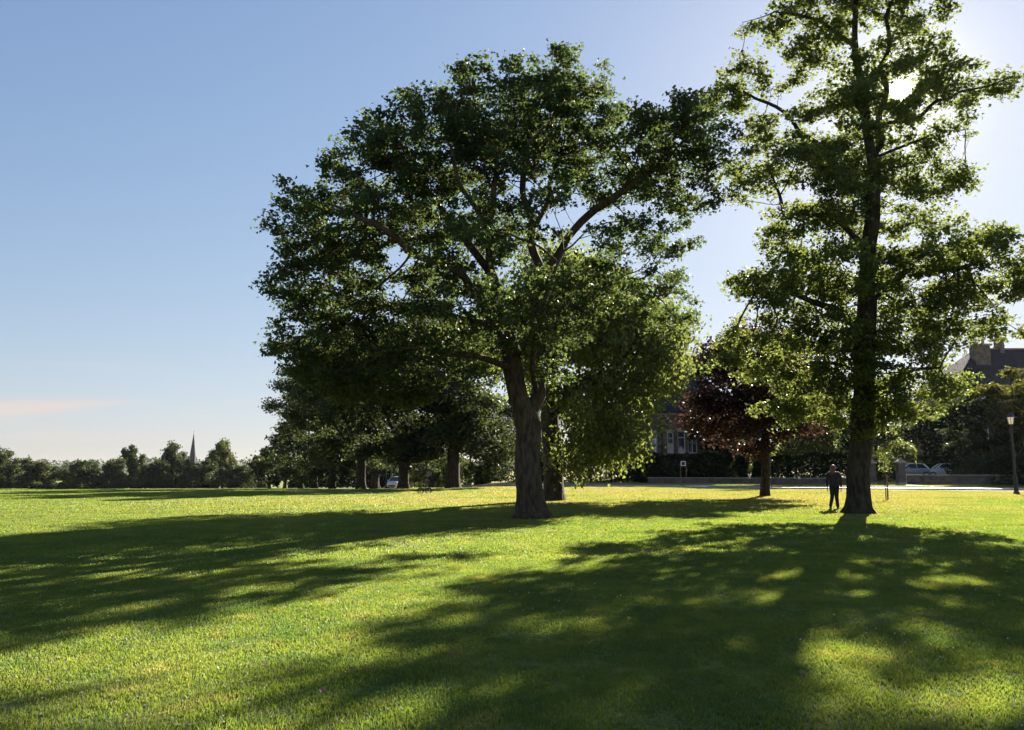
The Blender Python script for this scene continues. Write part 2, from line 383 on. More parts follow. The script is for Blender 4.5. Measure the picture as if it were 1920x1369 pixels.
# ------------------------------------------------------------------ grass blades (uncountable)
def grass(name, size, count, h, w, centers, scl, seed):
    g = np.random.default_rng(seed)
    b = np.column_stack([(g.random((count, 2)) - 0.5) * size, np.zeros(count)])
    clump = 0.75 + 0.5 * (0.5 + 0.5 * np.sin(b[:, 0] * 7 / size + 1) * np.cos(b[:, 1] * 9 / size))
    hh = h * (0.5 + g.random(count)) * clump
    a = g.random(count) * 2 * np.pi; side = np.column_stack([np.cos(a), np.sin(a), np.zeros(count)])
    la = g.random(count) * 2 * np.pi; lean = np.column_stack([np.cos(la), np.sin(la), np.zeros(count)]) * (g.random(count) * 0.9)[:, None]
    up = np.array([0, 0, 1.0]); ww = (w * (0.6 + 0.8 * g.random(count)))[:, None]
    m = b + (up * 0.6 + lean * 0.35) * hh[:, None]; tip = b + (up * 0.95 + lean) * hh[:, None]
    V = np.stack([b - side * ww / 2, b + side * ww / 2, m + side * ww * .42, m - side * ww * .42, tip], 1).reshape(-1, 3)
    k = np.arange(count)[:, None] * 5
    loops = np.concatenate([k + [0, 1, 2, 3], k + [3, 2, 4]], 1).ravel(); sizes = np.tile([4, 3], count)
    nb = len(V); C = np.asarray(centers, float)
    V = np.concatenate([V, np.column_stack([C, ground_z(C[:, 0], C[:, 1])])])
    me = mesh_np(name, V, loops, BLADE, False, sizes)
    at = me.attributes.new('seedling', 'BOOLEAN', 'POINT'); f = np.zeros(len(V), bool); f[nb:] = True; at.data.foreach_set('value', f)
    at = me.attributes.new('turn', 'FLOAT', 'POINT'); r_ = np.zeros(len(V), np.float32); r_[nb:] = g.random(len(C)) * 6.283; at.data.foreach_set('value', r_)
    at = me.attributes.new('grow', 'FLOAT', 'POINT'); r_ = np.ones(len(V), np.float32); r_[nb:] = scl * (0.85 + 0.35 * g.random(len(C))); at.data.foreach_set('value', r_)
    o = link(name, me); o['kind'] = 'stuff'; o['label'] = {'near': 'short lawn grass in the foreground', 'mid': 'short lawn grass under and around the big trees', 'far': 'short grass of the lawn towards the road'}[seed_names[seed]]
    o['category'] = 'grass'
    ng = bpy.data.node_groups.new(name + '_spread', 'GeometryNodeTree')
    ng.interface.new_socket('Geometry', in_out='INPUT', socket_type='NodeSocketGeometry')
    ng.interface.new_socket('Geometry', in_out='OUTPUT', socket_type='NodeSocketGeometry')
    gi = ng.nodes.new('NodeGroupInput'); go = ng.nodes.new('NodeGroupOutput')
    def attr(nm, ty):
        q = ng.nodes.new('GeometryNodeInputNamedAttribute'); q.data_type = ty; q.inputs[0].default_value = nm
        return next(s for s in q.outputs if s.enabled and s.name == 'Attribute')
    se = ng.nodes.new('GeometryNodeSeparateGeometry'); se.domain = 'POINT'
    ng.links.new(gi.outputs[0], se.inputs[0]); ng.links.new(attr('seedling', 'BOOLEAN'), se.inputs[1])
    ip = ng.nodes.new('GeometryNodeInstanceOnPoints')
    ng.links.new(se.outputs[0], ip.inputs['Points']); ng.links.new(se.outputs[1], ip.inputs['Instance'])
    cx_ = ng.nodes.new('ShaderNodeCombineXYZ'); ng.links.new(attr('turn', 'FLOAT'), cx_.inputs[2])
    ng.links.new(cx_.outputs[0], ip.inputs['Rotation']); ng.links.new(attr('grow', 'FLOAT'), ip.inputs['Scale'])
    ng.links.new(ip.outputs[0], go.inputs[0])
    md = o.modifiers.new('spread', 'NODES'); md.node_group = ng
    return o
seed_names = {1: 'near', 2: 'mid', 3: 'far'}
def wedge(y0, y1, st, pad):
    pts = []
    y = y0
    while y < y1:
        w = 0.66 * y + pad; x = -w
        while x < w: pts.append((x + random.uniform(-.25, .25) * st, y + random.uniform(-.25, .25) * st)); x += st
        y += st
    return pts
def off_road(pts, r):
    return [p for p in pts if np.min(np.hypot(D[:, 0] - p[0], D[:, 1] - p[1])) > 2.7 + r]
grass('grass', 1.3, 5200, 0.022, 0.0060, wedge(3.4, 13.5, .82, 1.5), 1.0, 1)
grass('grass', 2.6, 5400, 0.028, 0.013, wedge(13.6, 30, 1.7, 2.5), 1.0, 2)
grass('grass', 5.0, 5600, 0.040, 0.028, off_road(wedge(30.5, 74, 3.4, 3.5), 2.4), 1.0, 3)

# ------------------------------------------------------------------ trees
UP = np.array([0, 0, 1.0])
def nrmz(a): return a / np.maximum(np.linalg.norm(a, axis=-1, keepdims=True), 1e-9)
def resample(poly, step):
    poly = [np.array(p, float) for p in poly]; o = [poly[0]]
    for a, b in zip(poly[:-1], poly[1:]):
        n = max(1, int(round(np.linalg.norm(b - a) / step)))
        for k in range(1, n + 1): o.append(a + (b - a) * k / n)
    return o
def wobble(pts, amp, g):
    pts = np.array(pts); n = len(pts)
    if n < 4: return list(pts)
    u = np.arange(n); w = np.zeros((n, 3))
    for f in (0.55, 1.1, 2.1):
        w += np.sin(u[:, None] * f * 0.42 + g.random(3) * 6.28) * g.normal(0, 1, 3) / (1 + f)
    env = np.minimum(u / 5.0, 1)[:, None]
    return list(pts + w * env * amp)
def grow(limbs, A, step, dk, iters, g, lift=0.12):
    """space colonisation. limbs: list of (polyline, parent_limb or None)"""
    Pn, par = [], []
    for poly in limbs:
        pts = wobble(resample(poly, step), 0.07 if not Pn else 0.17, g)
        if Pn:
            d = np.linalg.norm(np.array(Pn) - pts[0], axis=1); j = int(d.argmin()); prev = j; pts = pts[1:] if d[j] < step else pts
        else: prev = -1
        for p in pts:
            Pn.append(p); par.append(prev); prev = len(Pn) - 1
    Pn = np.array(Pn); par = list(par)
    n0 = len(Pn)
    cap = 30000; buf = np.zeros((cap, 3)); buf[:n0] = Pn; n = n0
    alive = np.ones(len(A), bool)
    skip = max(0, min(n0 - 1, int(1.6 / step)))       # nothing sprouts from the foot
    dist = np.linalg.norm(A[:, None] - buf[None, skip:n0], axis=2); nn = dist.argmin(1) + skip; nd = dist.min(1)
    kids = {}
    for it in range(iters):
        alive &= nd > dk
        ai = np.nonzero(alive)[0]
        if len(ai) == 0: break
        acc = np.zeros((n, 3)); np.add.at(acc, nn[ai], nrmz(A[ai] - buf[nn[ai]]))
        u = np.unique(nn[ai]); d = nrmz(acc[u])
        d = nrmz(d + g.normal(0, 0.24, d.shape) + UP * lift)
        new, npar = [], []
        for j, q in zip(u, d):
            ks = kids.setdefault(int(j), [])
            if len(ks) >= 4 or any(np.dot(q, k) > 0.93 for k in ks):
                alive[ai[(nn[ai] == j)]] &= g.random((nn[ai] == j).sum()) > 0.5; continue
            ks.append(q); new.append(buf[j] + q * step); npar.append(int(j))
        if not new or n + len(new) >= cap: 
            if not new: continue
            break
        new = np.array(new); buf[n:n + len(new)] = new; par += npar
        dd = np.linalg.norm(A[ai][:, None] - new[None], axis=2); m = dd.min(1); im = dd.argmin(1) + n
        better = m < nd[ai]; nd[ai[better]] = m[better]; nn[ai[better]] = im[better]
        n += len(new)
    return buf[:n].copy(), np.array(par), n0
def pipe(par, n, R0, rtip, ex=1.95):
    acc = np.zeros(n); kids = np.zeros(n, int); tipd = np.zeros(n, int)
    r = np.full(n, rtip)
    for i in range(n - 1, -1, -1):
        if kids[i]: r[i] = acc[i] ** (1 / ex)
        p = par[i]
        if p >= 0: acc[p] += r[i] ** ex; kids[p] += 1; tipd[p] = max(tipd[p], tipd[i] + 1)
    s = (R0 - rtip) / max(r[0] - rtip, 1e-6)
    return rtip + (r - rtip) * s, tipd
def tubes(Pn, par, r, n0, base_r, flare, g, trunk_n):
    """returns (trunk V,F), (branch V,F)"""
    n = len(Pn); ch = [[] for _ in range(n)]
    for i in range(1, n):
        if par[i] >= 0: ch[par[i]].append(i)
    Ps = Pn.copy()
    for i in range(n0, n):                         # light smoothing of the grown wood
        if par[i] >= 0 and ch[i]:
            c = max(ch[i], key=lambda k: r[k]); Ps[i] = 0.5 * Pn[i] + 0.25 * (Pn[par[i]] + Pn[c])
    outp = [[[], [], 0], [[], [], 0]]
    starts = [(0, -1)]; k0 = 0
    zbase = Pn[0][2]; ph = g.random(4) * 6.28
    while starts:
        s, from_ = starts.pop(); chain = [] if from_ < 0 else [from_]
        i = s
        while True:
            chain.append(i)
            if not ch[i]: break
            best = max(ch[i], key=lambda k: r[k])
            for c in ch[i]:
                if c != best: starts.append((c, i))
            i = best
        is_trunk = from_ < 0
        rr = np.array([r[k] for k in chain]); pts = Ps[chain]
        if from_ >= 0: rr[0] = min(r[from_] * 0.9, rr[1] * 1.25) if len(rr) > 1 else rr[0]
        rr[-1] *= 0.5
        rm = rr.max(); ns = 22 if is_trunk and base_r > .3 else 12 if is_trunk else (12 if rm > .15 else 8 if rm > .06 else 5 if rm > .02 else 3)
        T = np.gradient(pts, axis=0) if len(pts) > 1 else np.array([[0, 0, 1.0]]); T = nrmz(T)
        ref = np.cross(T[0], [0.3, 0.9, 0.2]); ref = ref / np.linalg.norm(ref)
        slot = outp[0 if is_trunk else 1]; ang_ = np.arange(ns) * 2 * np.pi / ns
        rings = []
        for q in range(len(pts)):
            ref = ref - T[q] * np.dot(ref, T[q]); ref /= max(np.linalg.norm(ref), 1e-9); bi = np.cross(T[q], ref)
            rad = np.full(ns, rr[q])
            if rr[q] > 0.08:
                rad *= 1 + 0.05 * np.sin(3 * ang_ + ph[0] + pts[q][2]) + 0.035 * np.sin(7 * ang_ + ph[1] - pts[q][2] * 1.7) + g.normal(0, 0.012, ns)
            if is_trunk:
                hgt = pts[q][2] - zbase; e = math.exp(-max(hgt, 0) / flare[1])
                rad *= 1 + flare[0] * e * (0.75 + 0.35 * np.sin(4 * ang_ + ph[2]) + 0.25 * np.sin(7 * ang_ + ph[3]))
            rings.append(pts[q] + np.cos(ang_)[:, None] * ref * rad[:, None] + np.sin(ang_)[:, None] * bi * rad[:, None])
        V = np.concatenate(rings); k = np.arange(ns); k2 = (k + 1) % ns
        F = np.concatenate([np.stack([q * ns + k, q * ns + k2, (q + 1) * ns + k2, (q + 1) * ns + k], 1) for q in range(len(pts) - 1)]) if len(pts) > 1 else np.zeros((0, 4), int)
        slot[0].append(V); slot[1].append(F + slot[2]); slot[2] += len(V)
    res = []
    for a, b, _ in outp:
        res.append((np.concatenate(a), np.concatenate(b)) if a else None)
    return res
LOBED = np.array([[0, 0], [-.34, .18], [-.52, .52], [-.2, .55], [0, 1.0], [.2, .55], [.52, .52], [.34, .18]])
KITE = np.array([[0, 0], [-.36, .42], [0, 1.0], [.36, .42]])
def leaves(C, L, g, droop=0.35, tilt=0.6, shape='kite', center=None):
    n = len(C); ol = KITE if shape == 'kite' else LOBED; k = len(ol)
    a = g.random(n) * 2 * np.pi; t = np.column_stack([np.cos(a), np.sin(a), g.normal(-droop, 0.35, n)])
    if center is not None:
        o = nrmz(C - center); o[:, 2] *= 0.3; t = t + 0.6 * o
    t = nrmz(t); nn = UP + g.normal(0, tilt, (n, 3)); nn = nn - t * (nn * t).sum(1)[:, None]; nn = nrmz(nn); b = np.cross(nn, t)
    s = (L * (0.65 + 0.7 * g.random(n)))[:, None, None]
    fold = 0.22 + 0.2 * g.random(n)[:, None, None]
    x = ol[:, 0][None, :, None]; y = ol[:, 1][None, :, None]
    V = C[:, None] + s * (x * b[:, None] + (y - 0.4) * t[:, None] + (np.abs(x) * fold - 0.25 * y * y) * nn[:, None])
    base = np.arange(n)[:, None] * k
    if shape == 'kite': F = (base[:, :, None] + np.array([[0, 2, 1], [0, 3, 2]])[None]).reshape(-1, 3)
    else: F = (base[:, :, None] + np.array([[0, 3, 1], [1, 3, 2], [0, 4, 3], [0, 5, 4], [0, 7, 5], [7, 6, 5]])[None]).reshape(-1, 3)
    return V.reshape(-1, 3), F
def lobes_attr(lobes, g, pad_r, per_pad, shell=0.55, total_pads=160, pflat=0.42, hollow=None, sep=0.9):
    """lobes: (centre xyz, (rx,ry,rz), weight) -> clumped attraction points; hollow keeps clumps to the outer skin of the whole crown"""
    w = np.array([(l[1][0] * l[1][1] * l[1][2]) ** 0.72 * l[2] for l in lobes]); w /= w.sum()
    LC = np.array([l[0] for l in lobes]); LR = np.array([l[1] for l in lobes])
    A = []; mine = np.zeros((0, 3))
    for li, (l, q) in enumerate(zip(lobes, w)):
        m = max(2, int(round(total_pads * q))); c = np.array(l[0]); rad = np.array(l[1])
        got = 0; tries = 0
        while got < m and tries < m * 40:
            tries += 1
            d = nrmz(g.normal(0, 1, 3)); u = 1 - shell * g.random() ** 1.3 if g.random() < .75 else g.random() ** .5
            p = c + d * rad * u
            if hollow is not None and g.random() > 0.08:
                if np.min(np.linalg.norm((p - LC) / LR, axis=1)) < hollow: continue
            if len(mine) and np.min(np.linalg.norm((mine - p) * [1, 1, 1.5], axis=1)) < pad_r * sep:
                if tries < m * 30: continue
            mine = np.concatenate([mine, p[None]]); got += 1
    for p in mine:
        k = max(3, int(per_pad * (0.6 + 0.8 * g.random()))); sc_ = pad_r * (0.7 + 0.6 * g.random())
        A.append(p + g.normal(0, 1, (k, 3)) * np.array([sc_, sc_, sc_ * pflat]) * 0.75)
    return np.concatenate(A)
def make_tree(name, label, cat, base, R0, limbs, A, n_leaf, leaf_len, mat, bark, seed, step=0.4, dk=0.5, iters=120, flare=(0.55, 0.5),
              spread=0.32, shape='kite', droop=0.35, group=None, tip=3, rtip=0.008, avoid=None, lift=0.12, flat=0.55):
    g = np.random.default_rng(seed)
    root = empty(name, base); tag(root, label, cat, group)
    base = np.array(base, float)
    limbs = [[np.array(p) - base for p in l] for l in limbs]; A = A - base
    Pn, par, n0 = grow(limbs, A, step, dk, iters, g, lift)
    r, tipd = pipe(par, len(Pn), R0, rtip)
    tr, br = tubes(Pn, par, r, n0, R0, flare, g, None)
    if br and (R0 <= .3 or name in ('avenue_tree', 'field_edge_tree')):                       # slender trees: stem and limbs are one piece of wood
        tr = (np.concatenate([tr[0], br[0]]), np.concatenate([tr[1], br[1] + len(tr[0])])); br = None
    link('trunk', mesh_np('trunk', tr[0], tr[1], bark, True), root)
    if br: link('branches', mesh_np('branches', br[0], br[1], bark, True), root)
    T = Pn[(tipd <= tip) & (np.arange(len(Pn)) >= n0)]
    if len(T) == 0: T = A
    T = np.concatenate([T, A[g.random(len(A)) < 0.35]])
    k = g.integers(0, len(T), n_leaf)
    dens = 0.6 + g.random(len(T)); k = g.choice(len(T), n_leaf, p=dens / dens.sum())
    C = T[k] + g.normal(0, 1, (n_leaf, 3)) * np.array([spread, spread, spread * flat])
    if avoid is not None: C = C[avoid(C + base)]
    C = C[C[:, 2] + base[2] > ground_z(C[:, 0] + base[0], C[:, 1] + base[1]) + 0.15]
    V, F = leaves(C, leaf_len, g, droop, 0.6, shape)
    link('crown', mesh_np('crown', V, F, mat), root)
    return root

def px_lobes(d, items, base_y=None):
    """(px, py, depth offset, rx, ry, rz, weight)"""
    return [(P(i[0], i[1], d + i[2]), (i[3], i[4], i[5]), i[6]) for i in items]

# --- the big sycamore
d = 25.0; bx = gx(998, d, 968); base = (bx, d, gz(bx, d) - 0.06)
L1 = [base, P(992, 880, d), P(985, 800, d), P(968, 745, d), P(958, 690, d - .1), P(955, 640, d - .3), P(942, 590, d - .5), P(925, 520, d - .8), P(920, 440, d - 1), P(928, 370, d - 1.2), P(925, 290, d - 1.2)]
limbs = [L1,
  [P(985, 790, d), P(1008, 740, d + .3), P(1015, 680, d + .6), P(1025, 610, d + .9), P(1020, 520, d + 1.0), P(1000, 430, d + 1), P(975, 370, d + 1), P(985, 280, d + 1.2), P(1005, 215, d + 1.2)],
  [P(1025, 610, d + .9), P(1070, 550, d + 1.4), P(1130, 515, d + 1.7), P(1190, 530, d + 2)],
  [P(1020, 520, d + 1), P(1060, 440, d + .6), P(1115, 390, d + .2), P(1180, 350, d - .4), P(1230, 310, d - .6)],
  [P(1000, 430, d + 1), P(1030, 370, d + 1.6), P(1050, 300, d + 2), P(1090, 220, d + 2.2)],
  [P(942, 590, d - .5), P(880, 530, d - 1.5), P(800, 480, d - 2.2), P(720, 430, d - 2.6), P(660, 400, d - 2.8)],
  [P(925, 520, d - .8), P(860, 440, d - .2), P(800, 360, d + .4), P(760, 290, d + .5)],
  [P(955, 640, d - .3), P(890, 600, d + 1), P(800, 575, d + 1.8), P(700, 570, d + 2.2), P(620, 560, d + 2.4)],
  [P(920, 440, d - 1), P(880, 360, d - 2), P(850, 280, d - 2.5)],
  [P(958, 690, d - .1), P(890, 670, d - 1.5), P(800, 660, d - 2.4)],
  [P(1008, 740, d + .3), P(1000, 640, d - 1.6), P(1020, 560, d - 3), P(1060, 480, d - 3.6)]]
items = [(1010, 198, .5, 1.7, 2.8, 1.3, 1.3), (1112, 212, 1.2, .65, 1.0, 1.0, 1.2), (905, 228, 0, 1.8, 2.8, 1.4, 1.3), (812, 272, -.5, 1.8, 3.0, 1.6, 1.3),
  (725, 345, -.5, 1.8, 3.2, 1.6, 1.3), (640, 435, -.3, 1.5, 3.2, 1.3, 1.3), (588, 455, 0, .9, 2.2, .7, 1.0), (605, 545, .3, 1.4, 3.0, 1.5, 1.2), (585, 640, .6, 1.15, 2.6, 1.0, 1.2), (680, 660, 0, 1.8, 3.0, .9, 1.1), (600, 700, .3, .9, 1.8, .6, 1.0),
  (800, 660, -1, 2.0, 3.0, .9, 1.0), (1060, 270, .5, 1.6, 3.4, 1.5, .8), (1160, 310, 0, 1.4, 2.8, 1.2, 1.0), (1235, 275, -.4, 1.6, 2.8, 1.25, 1.5), (1305, 290, -.4, .7, 1.6, .9, 1.2), (1290, 360, 0, .7, 1.6, .6, .6),
  (1215, 420, 1.0, 1.9, 2.8, 1.2, .34), (1220, 520, 1.5, 1.8, 2.6, 1.0, .34), (1280, 570, 2, .9, 1.8, .9, .34), (1120, 600, 0, 1.6, 3.0, 1.2, .45),
  (780, 480, -2.2, 2.6, 1.8, 1.8, .30), (960, 470, -3.4, 2.8, 1.6, 2.0, .30), (1090, 450, -2.6, 2.0, 1.6, 1.6, .35), (900, 330, -2.4, 2.6, 2.0, 1.8, .5), (930, 600, -3.0, 2.6, 1.6, 1.0, .6), (880, 480, 4.0, 3.6, 1.6, 2.2, .22), (720, 530, 0, 2.0, 2.6, 1.3, .55), (830, 560, .5, 1.8, 2.6, 1.2, .5), (650, 730, 0, 1.1, 2.0, .5, 1.0), (740, 725, -.5, 1.3, 2.2, .6, 1.0), (860, 420, 0, 2.2, 3.0, 1.5, .35), (985, 690, -1.0, 1.2, 1.2, .6, .5), (1010, 570, -1.5, 1.6, 1.6, 1.0, .5)]
g0 = np.random.default_rng(11)
A = lobes_attr(px_lobes(d, items), g0, 0.44, 7, 0.5, 760, 0.36, 0.56, 1.05)
make_tree('sycamore_tree', 'great broad-crowned sycamore with forked trunk standing nearest, in the middle of the lawn', 'tree', base, 0.39, limbs, A, 122000, 0.115,
          LEAF_SYC, BARK, 21, step=0.30, dk=0.34, iters=110, flare=(0.8, 0.34), spread=0.15, shape='lobed', rtip=0.008, tip=2, flat=0.5)

# --- the tall tree on the right, the sun shining through a gap in its crown
d = 28.0; bx = gx(1608, d, 960); base = (bx, d, gz(bx, d) - 0.06)
L1 = [base, P(1612, 850, d), P(1618, 740, d), P(1624, 620, d), P(1630, 500, d), P(1634, 400, d), P(1634, 300, d), P(1622, 190, d), P(1606, 90, d), P(1598, -20, d), P(1592, -130, d)]
limbs = [L1,
  [P(1634, 330, d), P(1648, 240, d + .3), P(1652, 150, d + .5), P(1668, 60, d + .7), P(1680, -40, d + .8)],
  [P(1630, 470, d), P(1560, 410, d - .6), P(1480, 400, d - 1), P(1440, 330, d - 1)],
  [P(1634, 400, d), P(1570, 290, d + .8), P(1480, 220, d + 1), P(1400, 180, d + 1)],
  [P(1626, 560, d), P(1700, 520, d - .8), P(1790, 500, d - 1.4), P(1840, 480, d - 1.6)],
  [P(1624, 620, d), P(1560, 580, d - 1), P(1480, 560, d - 1.6), P(1420, 550, d - 2)],
  [P(1632, 235, d), P(1720, 215, d + .4), P(1810, 168, d + .6), P(1900, 150, d + .8)],
  [P(1634, 300, d), P(1700, 270, d - .6), P(1770, 245, d - 1), P(1825, 242, d - 1)],
  [P(1618, 740, d), P(1690, 700, d - 1), P(1760, 690, d - 1.6)],
  [P(1620, 700, d), P(1550, 680, d + .6), P(1480, 690, d + 1)],
  [P(1606, 90, d), P(1540, 40, d), P(1450, 20, d), P(1400, 40, d)]]
items = [(1390, 650, -1.5, .9, 1.0, .6, .8), (1500, 735, -.8, 1.0, 1.2, .6, .9), (1660, 720, -1.5, 1.2, 1.0, .8, .9), (1700, 185, .3, 1.1, 1.3, .8, 1.4), (1730, 110, .4, .9, 1.2, .6, 1.0), (1650, 200, -.4, 1.0, 1.4, 1.2, 1.0), (1430, 690, -1, 1.1, 1.2, .7, .9), (1480, 780, -.5, 1.0, 1.2, .6, .8), (1660, 330, .3, 1.2, 2.0, 1.2, .8), (1390, 160, 1, 1.1, 1.6, .7, 1.1), (1345, 195, 1, .7, 1.2, .5, .9), (1450, 230, .8, 1.2, 1.6, .6, .8), (1450, 30, 0, 1.0, 1.5, .6, .8), (1520, 90, .2, 1.1, 2, .9, .9), (1560, 0, 0, 1.6, 2.2, 1.1, 1.0),
  (1640, -60, .3, 2.0, 2.6, 1.4, 1.0), (1720, 20, .6, 1.1, 2, .9, .8), (1600, 170, 0, 1.2, 2.2, 1.0, 1.0), (1760, 150, .5, 1.1, 1.4, .6, 1.0), (1850, 140, .6, 1.2, 1.3, .45, .9), (1690, 100, .6, .9, 1.5, .8, .9),
  (1560, 270, .4, 1.7, 2.4, 1.0, 1.0), (1440, 310, -.6, 1.4, 1.8, .8, 1.1), (1400, 350, -.8, .9, 1.2, .5, .8), (1720, 270, -.5, 1.2, 1.8, .7, 1.0), (1760, 340, -.2, .8, 1.5, .5, .9),
  (1560, 390, -.6, 1.8, 2.4, .9, 1.0), (1480, 420, -.8, 1.2, 1.8, .8, .7), (1690, 420, .5, 1.3, 2.2, .9, .6), (1500, 500, -1, 1.6, 2.0, .9, .7), (1720, 500, -.8, 1.5, 2.2, .9, 1.0),
  (1810, 460, -1.2, 1.3, 2.0, .8, 1.0), (1840, 540, -1.4, 1.3, 2.0, 1.0, 1.2), (1760, 590, -1, 1.5, 2.4, .9, 1.0), (1860, 610, -1.4, 1.1, 1.6, .7, .8), (1560, 560, -1, 1.8, 2.2, 1.0, 1.1),
  (1440, 560, -1.8, 1.2, 1.6, .9, 1.0), (1400, 620, -1.8, .8, 1.4, .8, .8), (1520, 650, -.8, 1.7, 2.2, 1.1, 1.2), (1680, 650, -.6, 1.4, 2.0, .9, 1.0), (1580, 740, -.4, 1.5, 2.0, 1.0, 1.2),
  (1720, 710, -1.2, 1.3, 1.6, .7, .9), (1700, 780, -1, 1.1, 1.4, .6, .8), (1470, 700, .6, 1.0, 1.4, .8, .8), (1560, -160, 0, 1.8, 2.2, 1.2, .8), (1640, 560, 2.0, 2.2, 1.4, 1.6, .6), (1600, 350, 2.2, 2.0, 1.4, 1.4, .6)]
g0 = np.random.default_rng(12)
A = lobes_attr(px_lobes(d, items), g0, 0.50, 7, 0.7, 520, 0.40, None, 1.0)
eye = np.array([0, 0, CAMH]); sdir = np.array(SUN)
def gap(C):
    v = C - eye; al = v @ sdir; off = np.linalg.norm(v - al[:, None] * sdir, axis=1); return off > 0.34 + 0.28 * np.random.default_rng(3).random(len(C)) ** 2
A = A[gap(A)]
make_tree('lime_tree', 'tall upright tree on the right with the sun breaking through its crown', 'tree', base, 0.375, limbs, A, 106000, 0.128,
          LEAF_LIME, BARK_D, 22, step=0.30, dk=0.34, iters=110, flare=(0.8, 0.30), spread=0.18, shape='lobed', rtip=0.007, avoid=gap, tip=2, flat=0.55)

# --- drooping tree right behind the sycamore
d = 39.0; bx = gx(1036, d, 935); base = (bx, d, gz(bx, d) - 0.06)
limbs = [[base, P(1034, 850, d), P(1032, 760, d), P(1040, 660, d), P(1050, 580, d), P(1060, 500, d)],
  [P(1034, 780, d), P(1090, 720, d - 1), P(1150, 690, d - 2)], [P(1036, 720, d), P(980, 660, d - 1), P(920, 640, d - 1.5)], [P(1040, 660, d), P(1120, 590, d + 1), P(1190, 570, d + 1)]]
items = [(1090, 600, 0, 3.6, 4, 2.2, 1), (1180, 660, -1, 2.6, 3.5, 2.4, 1), (1140, 760, -2, 2.0, 2.6, 2.2, 1.1), (1122, 835, -2.4, 1.5, 2.0, 1.5, 1.1), (1160, 830, -1.5, 1.2, 2.0, 1.3, 1), (970, 640, 1, 2.2, 3.0, 2.0, .8),
  (1230, 620, .5, 1.6, 2.2, 1.6, .7), (1050, 520, 0, 2.4, 3, 1.6, .8), (1000, 590, -2, 2, 2, 1.8, .8)]
A = lobes_attr(px_lobes(d, items), np.random.default_rng(13), 0.7, 7, 0.5, 230)
make_tree('weeping_lime_tree', 'leafy tree with drooping sunlit skirts close behind the forked sycamore', 'tree', base, 0.46, limbs, A, 42000, 0.20,
          LEAF_LIME, BARK_D, 23, step=0.5, dk=0.6, iters=70, flare=(0.45, 0.5), spread=0.38, droop=0.9, flat=1.0)

# --- copper-leaved small tree
d = 44.0; bx = gx(1434, d, 930); base = (bx, d, gz(bx, d) - 0.06)
limbs = [[base, P(1434, 870, d), P(1436, 810, d), P(1428, 750, d), P(1425, 690, d), P(1420, 640, d)], [P(1436, 815, d), P(1390, 760, d - .8), P(1350, 740, d - 1)], [P(1434, 800, d), P(1480, 750, d + .5), P(1510, 720, d + .6)]]
items = [(1410, 660, 0, 2.2, 2.4, 1.6, 1), (1350, 690, 0, 1.6, 2.2, 1.3, 1), (1330, 770, -.5, 1.2, 1.8, 1.0, 1), (1400, 770, -1.4, 1.9, 1.8, 1.3, 1), (1480, 720, 0, 1.9, 2.4, 1.6, 1), (1500, 800, .5, 1.4, 1.8, .9, .8), (1340, 820, -.5, 1.0, 1.4, .6, .8), (1410, 820, -1, 1.4, 1.4, .6, .7)]
A = lobes_attr(px_lobes(d, items), np.random.default_rng(14), 0.6, 6, 0.5, 120)
make_tree('copper_beech_tree', 'small copper-leaved tree with slim trunk between the two big trees', 'tree', base, 0.24, limbs, A, 22000, 0.20,
          LEAF_COP, BARK_D, 24, step=0.45, dk=0.55, iters=60, flare=(0.4, 0.35), spread=0.34)

# --- generic round-headed trees
def round_tree(name, label, px, d, height, rad, R0, seed, mat=LEAF_DARK, bark=BARK_D, n_leaf=15000, leaf=0.28, clear=2.4, group=None, pads=70, cat='tree', x=None, bark_lean=0.0, squash=1.0, step=None, skirt=0, pfl=0.42, spr=.075):
    g = np.random.default_rng(seed)
    bx = gx(px, d) if x is None else x
    bz = gz(bx, d); base = np.array([bx, d, bz - 0.08])
    top = base + [bark_lean, 0, height]
    mid = clear + (height - clear) * 0.45
    limbs = [[base, base + [0, 0, clear], base + [g.normal(0, .2), g.normal(0, .2), mid], base + [g.normal(0, .3), g.normal(0, .3), height * 0.82]]]
    for k in range(4):
        a = g.random() * 6.28; h0 = clear * (0.95 + 0.6 * g.random())
        limbs.append([base + [0, 0, h0], base + [math.cos(a) * rad * .35, math.sin(a) * rad * .35, h0 + (height - clear) * .2], base + [math.cos(a) * rad * .65, math.sin(a) * rad * .65, h0 + (height - clear) * .34]])
    lo = []; ch = height - clear
    lo.append((base + [0, 0, clear + ch * .55], (rad * .72, rad * .72, ch * .42), 1.0))
    nl = 9
    for k in range(nl):
        a = k * 2.4 + g.random() * 0.6; h = clear + ch * (0.16 + 0.66 * ((k * 0.618) % 1)); fr = math.sin(math.pi * min(1, (h - clear) / ch * .8 + .22)) ** .6
        lo.append((base + [math.cos(a) * rad * .58 * fr, math.sin(a) * rad * .58 * fr, h], (rad * .42, rad * .42, ch * .17 * squash), 0.9))
    for k in range(skirt):
        a = k * 6.283 / skirt + g.random() * .5
        lo.append((base + [math.cos(a) * rad * .6, math.sin(a) * rad * .6, clear + ch * .10], (rad * .34, rad * .34, ch * .12), 0.9))
    A = lobes_attr(lo, g, rad * 0.11, 5, 0.5, pads, pfl)
    st = step or max(0.45, rad * .11)
    return make_tree(name, label, cat, tuple(base), R0, limbs, A, n_leaf, leaf, mat, bark, seed + 500, step=st, dk=st * 1.15, iters=50, flare=(0.5, 0.4), spread=rad * spr, flat=0.55 if pfl < .5 else .9, group=group, rtip=0.012)

